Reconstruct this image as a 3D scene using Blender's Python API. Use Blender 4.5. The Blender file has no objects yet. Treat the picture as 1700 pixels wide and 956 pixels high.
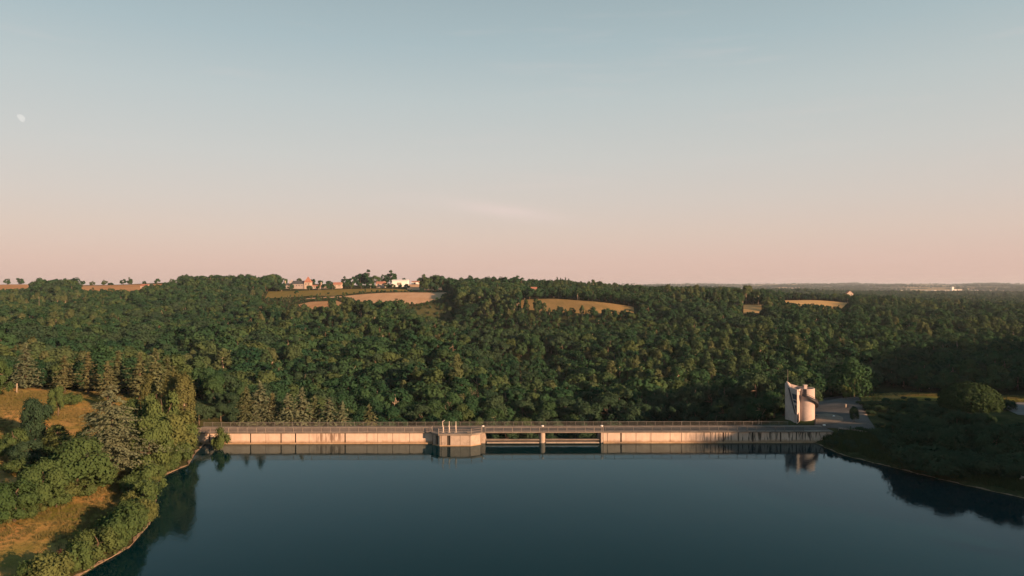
import bpy, bmesh, math, random
import numpy as np
from mathutils import Vector, Matrix, Euler

random.seed(7)
rng = np.random.default_rng(7)
R = math.radians
SC = bpy.context.scene
COL = SC.collection

# ------------------------------------------------------------------ camera
CAM_H = 34.5
FPX = 1133.0                       # focal length in pixels of the 1700 px wide photograph
cam_d = bpy.data.cameras.new('camera')
cam = bpy.data.objects.new('camera', cam_d)
COL.objects.link(cam)
SC.camera = cam
cam_d.sensor_width = 36.0
cam_d.lens = 24.0
cam_d.clip_start = 0.5
cam_d.clip_end = 80000
cam.matrix_world = Matrix.Translation((0, 0, CAM_H)) @ Matrix.Rotation(R(90 - 0.15), 4, 'X') @ Matrix.Rotation(R(-0.12), 4, 'Z')

# ------------------------------------------------------------------ light
SUN_AZ = R(52)                     # from straight behind the camera towards its right
SUN_EL = R(14)
SUN_DIR = Vector((math.cos(SUN_EL) * math.sin(SUN_AZ), -math.cos(SUN_EL) * math.cos(SUN_AZ), math.sin(SUN_EL)))
sun_d = bpy.data.lights.new('sun', 'SUN')
sun_d.energy = 5.0
sun_d.angle = R(0.55)
sun_d.color = (1.0, 0.58, 0.33)
sun = bpy.data.objects.new('sun', sun_d)
COL.objects.link(sun)
sun.rotation_euler = SUN_DIR.to_track_quat('Z', 'Y').to_euler()

world = bpy.data.worlds.new('World')
SC.world = world
world.use_nodes = True
wt = world.node_tree
wt.nodes.clear()
def WN(t, **k):
    n = wt.nodes.new(t)
    for a, b in k.items():
        setattr(n, a, b)
    return n
w_out = WN('ShaderNodeOutputWorld')
w_bg = WN('ShaderNodeBackground')
w_sky = WN('ShaderNodeTexSky')
w_sky.sky_type = 'NISHITA'
w_sky.sun_disc = False
w_sky.sun_elevation = SUN_EL
w_sky.sun_rotation = math.atan2(SUN_DIR.x, SUN_DIR.y)
w_sky.air_density = 1.0
w_sky.dust_density = 2.0
w_sky.ozone_density = 1.5
w_tc = WN('ShaderNodeTexCoord')
w_sep = WN('ShaderNodeSeparateXYZ')
w_ramp = WN('ShaderNodeValToRGB')
SKY = [(0.0, (0.780, 0.525, 0.440)), (0.035, (0.790, 0.555, 0.470)), (0.075, (0.770, 0.600, 0.510)), (0.12, (0.725, 0.628, 0.558)), (0.18, (0.660, 0.640, 0.595)), (0.26, (0.560, 0.612, 0.598)), (0.33, (0.445, 0.545, 0.562)), (0.40, (0.370, 0.468, 0.490)), (0.47, (0.175, 0.325, 0.385)), (0.65, (0.11, 0.245, 0.315)), (1.0, (0.07, 0.18, 0.25))]
cr = w_ramp.color_ramp
while len(cr.elements) < len(SKY):
    cr.elements.new(0.5)
for e, (p, c) in zip(cr.elements, SKY):
    e.position = p
    e.color = (*c, 1)
w_nish = WN('ShaderNodeVectorMath', operation='SCALE')
w_nish.inputs['Scale'].default_value = 1.0
w_unit = WN('ShaderNodeVectorMath', operation='SCALE')
w_unit.inputs['Scale'].default_value = 10.0      # the tints below are written for a background strength of 0.1
w_mix = WN('ShaderNodeMix', data_type='RGBA')
w_mix.inputs['Factor'].default_value = 0.86
w_cl_map = WN('ShaderNodeMapping')               # thin streaks of cirrus
w_cl_map.inputs['Scale'].default_value = (1.6, 1.6, 17)
w_cl_map.inputs['Rotation'].default_value = (R(4), R(-5), 0)
w_cl = WN('ShaderNodeTexNoise')
w_cl.inputs['Scale'].default_value = 2.3
w_cl.inputs['Detail'].default_value = 6
w_cl.inputs['Roughness'].default_value = 0.55
w_cl_r = WN('ShaderNodeMapRange')
w_cl_r.inputs['From Min'].default_value = 0.58
w_cl_r.inputs['From Max'].default_value = 0.85
w_cl_r.inputs['To Max'].default_value = 0.16
w_cl_mix = WN('ShaderNodeMix', data_type='RGBA')
w_cl_mix.inputs['B'].default_value = (8.2, 6.6, 6.1, 1)
L = wt.links.new
L(w_tc.outputs['Generated'], w_sep.inputs[0])
L(w_sep.outputs['Z'], w_ramp.inputs[0])
L(w_sky.outputs[0], w_nish.inputs[0])
L(w_ramp.outputs[0], w_unit.inputs[0])
L(w_nish.outputs[0], w_mix.inputs['A'])
L(w_unit.outputs[0], w_mix.inputs['B'])
L(w_tc.outputs['Generated'], w_cl_map.inputs[0])
L(w_cl_map.outputs[0], w_cl.inputs['Vector'])
L(w_cl.outputs[0], w_cl_r.inputs['Value'])
def WM(op, a, b):
    n = WN('ShaderNodeMath', operation=op)
    for k, v in enumerate((a, b)):
        if isinstance(v, (int, float)): n.inputs[k].default_value = v
        else: L(v, n.inputs[k])
    return n.outputs[0]
# one small streak of cirrus low in the middle of the sky
w_u = WM('DIVIDE', w_sep.outputs['X'], WM('MAXIMUM', w_sep.outputs['Y'], .05))
w_su = WM('DIVIDE', WM('ADD', w_u, .010), .085)
w_sv = WM('DIVIDE', WM('SUBTRACT', WM('ADD', w_sep.outputs['Z'], WM('MULTIPLY', w_u, .12)), .108), .011)
w_r2 = WM('ADD', WM('MULTIPLY', w_su, w_su), WM('MULTIPLY', w_sv, w_sv))
w_g = WM('MULTIPLY', WM('POWER', 2.718, WM('MULTIPLY', w_r2, -1.4)), WM('GREATER_THAN', w_sep.outputs['Y'], 0.0))
w_fs = WM('MULTIPLY', WM('MULTIPLY', w_g, w_cl.outputs[0]), 1.05)
L(WM('MINIMUM', WM('ADD', w_cl_r.outputs[0], w_fs), 1.0), w_cl_mix.inputs['Factor'])
L(w_mix.outputs['Result'], w_cl_mix.inputs['A'])
L(w_cl_mix.outputs['Result'], w_bg.inputs['Color'])
w_bg.inputs['Strength'].default_value = 0.0472
L(w_bg.outputs[0], w_out.inputs['Surface'])

SC.view_settings.view_transform = 'Standard'
SC.view_settings.look = 'None'
SC.view_settings.exposure = 1.1
SC.view_settings.gamma = 1.0
SC.render.engine = 'CYCLES'
SC.cycles.use_denoising = True
SC.cycles.denoising_prefilter = 'ACCURATE'
SC.cycles.max_bounces = 6
SC.cycles.diffuse_bounces = 2
SC.cycles.glossy_bounces = 2
SC.cycles.transmission_bounces = 2
SC.cycles.volume_bounces = 0
SC.cycles.transparent_max_bounces = 6
SC.cycles.caustics_reflective = False
SC.cycles.caustics_refractive = False

# ------------------------------------------------------------------ small helpers
def tag(o, label=None, cat=None, group=None, kind=None):
    if label: o['label'] = label
    if cat: o['category'] = cat
    if group: o['group'] = group
    if kind: o['kind'] = kind
    return o

def empty(name, loc=(0, 0, 0), rz=0.0, label=None, cat=None, group=None):
    o = bpy.data.objects.new(name, None)
    o.empty_display_size = 0.5
    COL.objects.link(o)
    o.location = loc
    o.rotation_euler = (0, 0, rz)
    return tag(o, label, cat, group)

def link(name, me, parent=None):
    o = bpy.data.objects.new(name, me)
    COL.objects.link(o)
    if parent is not None:
        o.parent = parent
    return o

def mesh_np(name, v, f, mats, smooth=False, fm=None):
    """numpy arrays -> mesh; f is (n,4) or (n,3)"""
    me = bpy.data.meshes.new(name)
    v = np.asarray(v, dtype=np.float32)
    f = np.asarray(f, dtype=np.int32)
    k = f.shape[1]
    me.vertices.add(len(v))
    me.vertices.foreach_set('co', v.ravel())
    me.loops.add(f.size)
    me.loops.foreach_set('vertex_index', f.ravel())
    me.polygons.add(len(f))
    me.polygons.foreach_set('loop_start', np.arange(0, f.size, k, dtype=np.int32))
    me.polygons.foreach_set('loop_total', np.full(len(f), k, dtype=np.int32))
    if fm is not None:
        me.polygons.foreach_set('material_index', np.asarray(fm, dtype=np.int32))
    me.polygons.foreach_set('use_smooth', np.full(len(f), smooth, dtype=bool))
    for m in mats:
        me.materials.append(m)
    me.update(calc_edges=True)
    return me

class MB:
    """collects boxes, prisms and tubes and links them as ONE mesh object"""
    def __init__(self):
        self.v, self.f = [], []
    def add(self, vs, fs):
        n = len(self.v)
        self.v += [tuple(p) for p in vs]
        self.f += [tuple(i + n for i in q) for q in fs]
        return self
    def box(self, x0, x1, y0, y1, z0, z1):
        vs = [(x0, y0, z0), (x1, y0, z0), (x1, y1, z0), (x0, y1, z0), (x0, y0, z1), (x1, y0, z1), (x1, y1, z1), (x0, y1, z1)]
        return self.add(vs, [(0, 3, 2, 1), (4, 5, 6, 7), (0, 1, 5, 4), (1, 2, 6, 5), (2, 3, 7, 6), (3, 0, 4, 7)])
    def prism(self, pts, z0, z1):
        """pts counter-clockwise; z1 a number or one top height per point"""
        n = len(pts)
        zt = [z1] * n if not hasattr(z1, '__len__') else z1
        zb = [z0] * n if not hasattr(z0, '__len__') else z0
        vs = [(x, y, b) for (x, y), b in zip(pts, zb)] + [(x, y, z) for (x, y), z in zip(pts, zt)]
        fs = [tuple(range(n - 1, -1, -1)), tuple(range(n, 2 * n))] + [(i, (i + 1) % n, n + (i + 1) % n, n + i) for i in range(n)]
        return self.add(vs, fs)
    def tube(self, path, rad, seg=8, cap=True):
        path = [Vector(p) for p in path]
        rs = rad if hasattr(rad, '__len__') else [rad] * len(path)
        vs, fs = [], []
        for i, p in enumerate(path):
            d = (path[min(i + 1, len(path) - 1)] - path[max(i - 1, 0)]).normalized()
            a = d.orthogonal().normalized() if i == 0 else (a - d * a.dot(d)).normalized()
            b = d.cross(a)
            for k in range(seg):
                t = 2 * math.pi * k / seg
                vs.append(p + (a * math.cos(t) + b * math.sin(t)) * rs[i])
        for i in range(len(path) - 1):
            for k in range(seg):
                fs.append((i * seg + k, i * seg + (k + 1) % seg, (i + 1) * seg + (k + 1) % seg, (i + 1) * seg + k))
        if cap:
            fs.append(tuple(range(seg - 1, -1, -1)))
            fs.append(tuple(range((len(path) - 1) * seg, len(path) * seg)))
        return self.add(vs, fs)
    def build(self, name, mat, parent=None, bevel=0.0, smooth=False):
        me = bpy.data.meshes.new(name)
        me.from_pydata(self.v, [], self.f)
        me.materials.append(mat)
        if bevel or smooth:
            bm = bmesh.new(); bm.from_mesh(me)
            if bevel:
                bmesh.ops.bevel(bm, geom=list(bm.edges), offset=bevel, segments=1, affect='EDGES')
            bm.to_mesh(me); bm.free()
        if smooth:
            for p in me.polygons: p.use_smooth = True
        me.update()
        return link(name, me, parent)

# ------------------------------------------------------------------ materials
def new_mat(name):
    m = bpy.data.materials.new(name)
    m.use_nodes = True
    m.node_tree.nodes.clear()
    return m, m.node_tree

def N(t, kind, ins=None, **k):
    n = t.nodes.new(kind)
    for a, b in k.items():
        setattr(n, a, b)
    for a, b in (ins or {}).items():
        if isinstance(b, bpy.types.NodeSocket):
            t.links.new(b, n.inputs[a])
        else:
            n.inputs[a].default_value = b
    return n

def mixc(t, fac, a, b, blend='MIX'):
    n = N(t, 'ShaderNodeMix', data_type='RGBA', blend_type=blend)
    for key, val in (('Factor', fac), ('A', a), ('B', b)):
        if isinstance(val, bpy.types.NodeSocket): t.links.new(val, n.inputs[key])
        elif key == 'Factor': n.inputs[key].default_value = val
        else: n.inputs[key].default_value = (*val, 1) if len(val) == 3 else val
    return n.outputs['Result']

def maprange(t, v, a, b, c=0.0, d=1.0):
    return N(t, 'ShaderNodeMapRange', {'Value': v, 'From Min': a, 'From Max': b, 'To Min': c, 'To Max': d}).outputs[0]

def noise(t, vec, scale, detail=4, rough=0.55):
    return N(t, 'ShaderNodeTexNoise', {'Vector': vec, 'Scale': scale, 'Detail': detail, 'Roughness': rough}).outputs[0]

def finish(t, shader, disp=None):
    o = N(t, 'ShaderNodeOutputMaterial')
    t.links.new(shader, o.inputs['Surface'])

def rough_mat(name, c1, c2, scale=1.0, rough=0.85, c3=None, scale3=6.0, bump=0.0, spec=0.2, metal=0.0):
    """a worn surface: two colours in large blotches, a third in small specks"""
    m, t = new_mat(name)
    pos = N(t, 'ShaderNodeNewGeometry').outputs['Position']
    col = mixc(t, maprange(t, noise(t, pos, scale, 5), 0.35, 0.68), c1, c2)
    if c3:
        col = mixc(t, maprange(t, noise(t, pos, scale3, 6, 0.65), 0.52, 0.75), col, c3)
    p = N(t, 'ShaderNodeBsdfPrincipled', {'Base Color': col, 'Roughness': rough, 'Specular IOR Level': spec, 'Metallic': metal})
    if bump:
        b = N(t, 'ShaderNodeBump', {'Height': noise(t, pos, scale3, 5), 'Strength': bump, 'Distance': 0.3})
        t.links.new(b.outputs[0], p.inputs['Normal'])
    finish(t, p.outputs[0])
    return m

def leaf_mat(name, dark, light, warm=None, trans=0.13, var=0.6):
    """foliage: tint per leaf clump, per tree (object random) and a slow drift over the wood"""
    m, t = new_mat(name)
    at = N(t, 'ShaderNodeAttribute', attribute_name='tint').outputs['Fac']
    oi = N(t, 'ShaderNodeObjectInfo')
    pos = N(t, 'ShaderNodeNewGeometry').outputs['Position']
    f1 = N(t, 'ShaderNodeMath', {0: at, 1: oi.outputs['Random']}, operation='ADD').outputs[0]
    f = N(t, 'ShaderNodeMath', {0: f1, 1: 0.5}, operation='MULTIPLY').outputs[0]
    stand = maprange(t, noise(t, N(t, 'ShaderNodeMapping', {'Vector': pos, 'Scale': (1, 1, 0.3)}).outputs[0], 0.017, 4, 0.6), 0.36, 0.64)
    f = mixc(t, 0.40, f, stand)
    col = mixc(t, f, dark, light)
    if warm:
        r2 = N(t, 'ShaderNodeMath', {0: oi.outputs['Random'], 1: 7.31}, operation='MULTIPLY').outputs[0]
        r2 = N(t, 'ShaderNodeMath', {0: r2}, operation='FRACT').outputs[0]
        col = mixc(t, maprange(t, r2, 1 - var, 1.0, 0.0, 0.75), col, warm)
    d = N(t, 'ShaderNodeBsdfDiffuse', {'Color': col})
    tr = N(t, 'ShaderNodeBsdfTranslucent', {'Color': col})
    mx = N(t, 'ShaderNodeMixShader', {'Fac': trans})
    t.links.new(d.outputs[0], mx.inputs[1])
    t.links.new(tr.outputs[0], mx.inputs[2])
    finish(t, mx.outputs[0])
    return m

M = {}
M['leaf'] = leaf_mat('broad_leaves', (0.007, 0.034, 0.022), (0.046, 0.094, 0.040), (0.078, 0.106, 0.040), var=0.38)
M['leaf_pale'] = leaf_mat('pale_leaves', (0.032, 0.064, 0.032), (0.082, 0.118, 0.052), (0.098, 0.108, 0.050), trans=.15)
M['leaf_bright'] = leaf_mat('bank_leaves', (0.030, 0.066, 0.026), (0.092, 0.130, 0.046), (0.110, 0.126, 0.046), var=0.4)
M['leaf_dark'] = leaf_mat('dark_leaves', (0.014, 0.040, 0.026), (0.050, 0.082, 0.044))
M['leaf_purple'] = leaf_mat('purple_leaves', (0.060, 0.034, 0.030), (0.105, 0.062, 0.045))
M['needle'] = leaf_mat('needles', (0.050, 0.076, 0.038), (0.125, 0.142, 0.072), (0.115, 0.110, 0.052), trans=0.12)
M['needle_grey'] = leaf_mat('grey_needles', (0.066, 0.092, 0.056), (0.145, 0.165, 0.098), trans=0.12)
M['poplar'] = leaf_mat('poplar_leaves', (0.058, 0.074, 0.032), (0.120, 0.124, 0.048))
M['pine'] = leaf_mat('pine_needles', (0.012, 0.032, 0.018), (0.052, 0.080, 0.034), trans=0.1)
M['bark'] = rough_mat('bark', (0.075, 0.055, 0.038), (0.14, 0.105, 0.075), 1.5)
M['pale_bark'] = rough_mat('pale_bark', (0.23, 0.185, 0.14), (0.34, 0.28, 0.21), 1.2)
M['grey_bark'] = rough_mat('grey_bark', (0.15, 0.12, 0.09), (0.21, 0.165, 0.125), 1.2)
M['concrete'] = rough_mat('concrete', (0.31, 0.255, 0.21), (0.41, 0.34, 0.28), 0.5, 0.9, (0.20, 0.165, 0.135), 1.6)
M['hoist_paint'] = rough_mat('hoist_paint', (0.44, 0.38, 0.32), (0.54, 0.47, 0.40), 1.2, 0.7)
M['concrete_dark'] = rough_mat('weathered_concrete', (0.15, 0.13, 0.11), (0.23, 0.20, 0.17), 0.6, 0.9, (0.13, 0.12, 0.10), 2.5)
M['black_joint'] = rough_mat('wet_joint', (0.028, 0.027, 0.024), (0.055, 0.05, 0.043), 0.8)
M['ledge'] = rough_mat('stained_ledge', (0.30, 0.20, 0.12), (0.40, 0.29, 0.19), 0.6, 0.8, (0.17, 0.12, 0.08), 2.0)
M['pale'] = rough_mat('pale_concrete', (0.55, 0.50, 0.44), (0.66, 0.60, 0.53), 0.8, 0.85)
M['asphalt'] = rough_mat('asphalt', (0.055, 0.054, 0.054), (0.10, 0.096, 0.092), 0.16, 0.9, (0.045, 0.044, 0.044), 1.4)
M['gravel'] = rough_mat('pale_asphalt', (0.12, 0.117, 0.117), (0.17, 0.165, 0.162), 0.2, 0.9, (0.09, 0.088, 0.085), 1.2)
M['steel'] = rough_mat('galvanised_steel', (0.21, 0.18, 0.155), (0.28, 0.245, 0.21), 1.0, 0.6)
M['rail_dark'] = rough_mat('grey_steel', (0.10, 0.097, 0.09), (0.15, 0.143, 0.132), 1.0, 0.6)
M['rust'] = rough_mat('rusty_steel', (0.20, 0.105, 0.07), (0.26, 0.15, 0.10), 1.5, 0.7)
M['white'] = rough_mat('white_paint', (0.70, 0.67, 0.63), (0.80, 0.77, 0.72), 0.7, 0.6)
M['tower'] = rough_mat('tower_render', (0.38, 0.315, 0.29), (0.47, 0.395, 0.365), 0.45, 0.85, (0.29, 0.24, 0.22), 1.3)
M['dark_metal'] = rough_mat('dark_metal', (0.028, 0.030, 0.036), (0.05, 0.052, 0.06), 1.2, 0.5)
M['stone'] = rough_mat('rubble', (0.17, 0.125, 0.085), (0.27, 0.20, 0.14), 1.1, 0.95, (0.09, 0.07, 0.05), 4.0)
M['house'] = rough_mat('limestone_wall', (0.36, 0.29, 0.235), (0.46, 0.375, 0.31), 0.25, 0.9, (0.26, 0.21, 0.17), 0.8)
M['house_grey'] = rough_mat('grey_stone_wall', (0.27, 0.235, 0.22), (0.36, 0.315, 0.29), 0.4, 0.9)
M['red_tile'] = rough_mat('red_tile', (0.27, 0.12, 0.08), (0.36, 0.175, 0.125), 0.4, 0.85, (0.19, 0.10, 0.075), 1.0)
M['slate'] = rough_mat('slate', (0.050, 0.055, 0.060), (0.08, 0.085, 0.09), 0.6, 0.6)
M['window'] = rough_mat('window_glass', (0.022, 0.036, 0.075), (0.035, 0.052, 0.10), 0.8, 0.15, spec=0.5)

def ground_mat():
    m, t = new_mat('woodland_floor')
    pos = N(t, 'ShaderNodeNewGeometry').outputs['Position']
    c = mixc(t, maprange(t, noise(t, pos, 0.12, 6), 0.35, 0.65), (0.030, 0.040, 0.018), (0.060, 0.062, 0.028))
    c = mixc(t, maprange(t, noise(t, pos, 0.9, 5), 0.5, 0.8), c, (0.085, 0.080, 0.036))
    far = N(t, 'ShaderNodeSeparateXYZ', {0: pos}).outputs['Y']       # the open country far beyond the wood: hedged farmland
    vor = N(t, 'ShaderNodeTexVoronoi', {'Vector': pos, 'Scale': 0.0045, 'Randomness': 1.0})
    vr = N(t, 'ShaderNodeSeparateXYZ', {0: vor.outputs['Color']}).outputs['X']
    fld = mixc(t, maprange(t, vr, 0.60, 0.66), (0.060, 0.075, 0.034), (0.34, 0.25, 0.13))
    c = mixc(t, maprange(t, far, 2500, 2900), c, fld)
    d = N(t, 'ShaderNodeBsdfDiffuse', {'Color': c})
    finish(t, d.outputs[0])
    return m
M['ground'] = ground_mat()

def field_mat(name, c1, c2, c3, ang=0.0, period=3.0, row=0.25):
    m, t = new_mat(name)
    pos = N(t, 'ShaderNodeNewGeometry').outputs['Position']
    mp = N(t, 'ShaderNodeMapping', {'Vector': pos, 'Rotation': (0, 0, ang), 'Scale': (1.0, 0.08, 1.0)}).outputs[0]
    c = mixc(t, maprange(t, noise(t, pos, 0.022, 5), 0.36, 0.64), c1, c2)
    c = mixc(t, maprange(t, noise(t, mp, 1 / period, 4, 0.7), 0.45, 0.75, 0, 0.75), c, c3)
    c = mixc(t, maprange(t, noise(t, pos, 0.8, 5, 0.7), 0.4, 0.8, 0, row), c, c3)
    d = N(t, 'ShaderNodeBsdfDiffuse', {'Color': c})
    finish(t, d.outputs[0])
    return m
M['wheat'] = field_mat('cut_wheat', (0.46, 0.29, 0.17), (0.52, 0.345, 0.215), (0.37, 0.225, 0.135), 1.2, 9)
M['wheat_gold'] = field_mat('gold_wheat', (0.46, 0.295, 0.125), (0.52, 0.35, 0.16), (0.35, 0.235, 0.10), 1.2, 6)
M['tan'] = field_mat('tan_stubble', (0.36, 0.205, 0.105), (0.41, 0.25, 0.13), (0.28, 0.165, 0.085), 1.4, 9)
M['dry_field'] = field_mat('dry_hay_field', (0.25, 0.165, 0.066), (0.32, 0.21, 0.09), (0.15, 0.12, 0.045), 0.4, 8)
M['green_field'] = field_mat('dry_grass_field', (0.175, 0.140, 0.046), (0.23, 0.165, 0.06), (0.115, 0.105, 0.038), 0.4, 8)

def meadow_mat():
    m, t = new_mat('dry_meadow')
    pos = N(t, 'ShaderNodeNewGeometry').outputs['Position']
    c = mixc(t, maprange(t, noise(t, pos, 0.075, 5), 0.44, 0.60), (0.150, 0.145, 0.036), (0.44, 0.255, 0.095))
    c = mixc(t, maprange(t, noise(t, pos, 0.16, 4), 0.52, 0.68, 0, 0.8), c, (0.29, 0.225, 0.066))
    c = mixc(t, maprange(t, noise(t, pos, 1.4, 6, 0.7), 0.48, 0.78, 0, 0.7), c, (0.085, 0.085, 0.030))
    d = N(t, 'ShaderNodeBsdfDiffuse', {'Color': c})
    b = N(t, 'ShaderNodeBump', {'Height': noise(t, pos, 2.2, 6, 0.7), 'Strength': 0.9, 'Distance': 0.4})
    t.links.new(b.outputs[0], d.inputs['Normal'])
    finish(t, d.outputs[0])
    return m
M['meadow'] = meadow_mat()
M['verge'] = field_mat('green_verge', (0.026, 0.048, 0.022), (0.045, 0.066, 0.030), (0.060, 0.066, 0.032), 0.2, 2)
M['green_grass'] = leaf_mat('green_grass', (0.022, 0.046, 0.020), (0.060, 0.085, 0.036), trans=0.2)
M['grass'] = leaf_mat('dry_grass', (0.085, 0.090, 0.032), (0.25, 0.185, 0.075), trans=0.2)

def wall_mat():
    """dam face: pale concrete boards, vertical run-off streaks, stains growing towards one end"""
    m, t = new_mat('dam_face_concrete')
    pos = N(t, 'ShaderNodeNewGeometry').outputs['Position']
    c = mixc(t, maprange(t, noise(t, pos, 0.5, 5), 0.35, 0.65), (0.47, 0.375, 0.305), (0.56, 0.455, 0.375))
    mp = N(t, 'ShaderNodeMapping', {'Vector': pos, 'Scale': (1.0, 1.0, 0.10)}).outputs[0]
    st = noise(t, mp, 1.5, 4, 0.6)
    c = mixc(t, maprange(t, st, 0.52, 0.75, 0, 0.55), c, (0.24, 0.20, 0.165))
    x = N(t, 'ShaderNodeSeparateXYZ', {0: pos}).outputs['X']
    a = maprange(t, x, 36, 46); 
    st2 = noise(t, mp, 2.3, 3, 0.5)
    sm = N(t, 'ShaderNodeMath', {0: maprange(t, st2, 0.52, 0.60), 1: a}, operation='MULTIPLY').outputs[0]
    c = mixc(t, sm, c, (0.085, 0.078, 0.068))
    b1 = maprange(t, x, -43.5, -42.5); b2 = maprange(t, x, -37.0, -38.0)
    bb = N(t, 'ShaderNodeMath', {0: b1, 1: b2}, operation='MULTIPLY').outputs[0]
    sm2 = N(t, 'ShaderNodeMath', {0: maprange(t, st2, 0.46, 0.55), 1: bb}, operation='MULTIPLY').outputs[0]
    c = mixc(t, sm2, c, (0.22, 0.16, 0.12))
    z = N(t, 'ShaderNodeSeparateXYZ', {0: pos}).outputs['Z']
    zn = N(t, 'ShaderNodeMath', {0: z, 1: noise(t, pos, 0.9, 4)}, operation='ADD').outputs[0]
    c = mixc(t, maprange(t, zn, 1.25, 0.7), c, (0.30, 0.215, 0.145))
    p = N(t, 'ShaderNodeBsdfPrincipled', {'Base Color': c, 'Roughness': 0.9, 'Specular IOR Level': 0.15})
    finish(t, p.outputs[0])
    return m
M['dam_face'] = wall_mat()

def water_mat():
    m, t = new_mat('lake_water')
    pos = N(t, 'ShaderNodeNewGeometry').outputs['Position']
    mp = N(t, 'ShaderNodeMapping', {'Vector': pos, 'Rotation': (0, 0, 0.5), 'Scale': (1.0, 0.6, 1.0)}).outputs[0]
    h1 = noise(t, mp, 1.7, 3, 0.55)
    h2 = noise(t, mp, 0.28, 2, 0.5)
    calm = maprange(t, noise(t, pos, 0.03, 3), 0.35, 0.65, 0.35, 1.0)
    hh = N(t, 'ShaderNodeMath', {0: h1, 1: h2}, operation='ADD').outputs[0]
    hh = N(t, 'ShaderNodeMath', {0: hh, 1: calm}, operation='MULTIPLY').outputs[0]
    b = N(t, 'ShaderNodeBump', {'Height': hh, 'Strength': 0.07, 'Distance': 0.25})
    fr = N(t, 'ShaderNodeFresnel', {'IOR': 1.33, 'Normal': b.outputs[0]})
    d = N(t, 'ShaderNodeBsdfDiffuse', {'Color': (0.0, 0.0155, 0.0205, 1)})
    g = N(t, 'ShaderNodeBsdfGlossy', {'Color': (0.62, 0.82, 0.92, 1), 'Roughness': maprange(t, noise(t, pos, 0.018, 4), 0.42, 0.62, 0.012, 0.03), 'Normal': b.outputs[0]})
    pw = N(t, 'ShaderNodeMath', {0: fr.outputs[0], 1: 1.6}, operation='POWER').outputs[0]
    pw = N(t, 'ShaderNodeMath', {0: pw, 1: 2.2}, operation='MULTIPLY', use_clamp=True).outputs[0]
    mx = N(t, 'ShaderNodeMixShader', {'Fac': pw})
    t.links.new(d.outputs[0], mx.inputs[1])
    t.links.new(g.outputs[0], mx.inputs[2])
    finish(t, mx.outputs[0])
    return m
M['water'] = water_mat()

# ------------------------------------------------------------------ terrain
def pz(px, py, D):
    """ground point seen at that pixel if it lies D metres out"""
    return ((px - 850) / FPX * D, D, CAM_H - (py - 475) / FPX * D)
TH = 11.0                          # usual height of the wood
CP = []
def canopy(px, *dp):
    for D, py in dp:
        x, y, z = pz(px, py, D); CP.append((x, y, z - TH))
def bare(px, *dp):
    for D, py in dp:
        CP.append(pz(px, py, D))
bare(-250, (170, 640), (330, 560), (900, 480), (1050, 470), (1500, 482)); canopy(-250, (480, 520), (700, 488))
bare(0, (172, 640), (330, 564), (900, 479), (1010, 470.5), (1500, 482)); canopy(0, (235, 604), (480, 522), (700, 492))
canopy(150, (235, 610), (330, 575), (480, 530), (700, 494)); bare(150, (900, 481), (1010, 471), (1500, 482))
canopy(300, (205, 640), (300, 598), (400, 560), (540, 522), (720, 490), (900, 466)); bare(300, (1040, 470), (1500, 480))
canopy(500, (200, 664), (270, 622), (360, 582), (480, 542), (590, 513)); bare(500, (690, 506), (800, 491), (890, 480), (960, 475), (1300, 479))
canopy(700, (185, 690), (245, 642), (320, 602), (420, 562), (560, 520)); bare(700, (680, 507), (850, 483), (960, 474), (1300, 480))
canopy(860, (190, 692), (240, 652), (330, 602), (430, 562), (560, 522)); bare(860, (670, 498), (800, 486), (1000, 478), (1400, 484))
canopy(1000, (195, 692), (240, 652), (330, 602), (430, 562), (550, 528), (760, 478)); bare(1000, (615, 513), (660, 503), (1000, 482), (1400, 488))
canopy(1100, (195, 692), (260, 642), (340, 602), (460, 552), (600, 510), (740, 478), (1000, 482), (1500, 486))
canopy(1200, (195, 692), (260, 640), (340, 600), (450, 550), (560, 520), (720, 490), (900, 483), (1300, 485))
canopy(1350, (215, 662), (270, 622), (350, 582), (460, 542), (560, 520), (1250, 490), (2000, 485)); bare(1350, (700, 515.5), (760, 511), (900, 501.5))
canopy(1500, (245, 640), (300, 602), (400, 562), (520, 532), (700, 515), (1000, 505), (1600, 496), (2600, 488))
canopy(1700, (235, 648), (290, 602), (400, 562), (560, 532), (850, 515), (1300, 505), (2200, 495), (3500, 489))
canopy(1950, (235, 648), (290, 602), (400, 562), (560, 532), (850, 515), (1300, 505), (2200, 495), (3500, 489))
for px in (-300, 100, 500, 900, 1300, 1700, 2100):
    bare(px, (6000, 480), (8500, 476.5), (10500, 472.6), (14000, 480))
    if px < 1200: bare(px, (2500, 482), (4000, 481))
for px in (1300, 1700, 2100): bare(px, (4600, 488.2))
for x, y, dz in ((-78, 648, 22), (-36, 530, 29), (2, 410, 29), (24, 306, 18)):     # a wooded spur on the left and the ravine behind it
    CP.append((x, y, CAM_H - ({648: 499, 530: 527, 410: 570, 306: 624}[y] - 475) / FPX * y - TH - dz))
for px, D, py in ((640, 590, 503), (690, 470, 528), (738, 352, 578), (782, 258, 634)): CP.append((*pz(px, py, D)[:2], pz(px, py, D)[2] - TH + 8))
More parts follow.
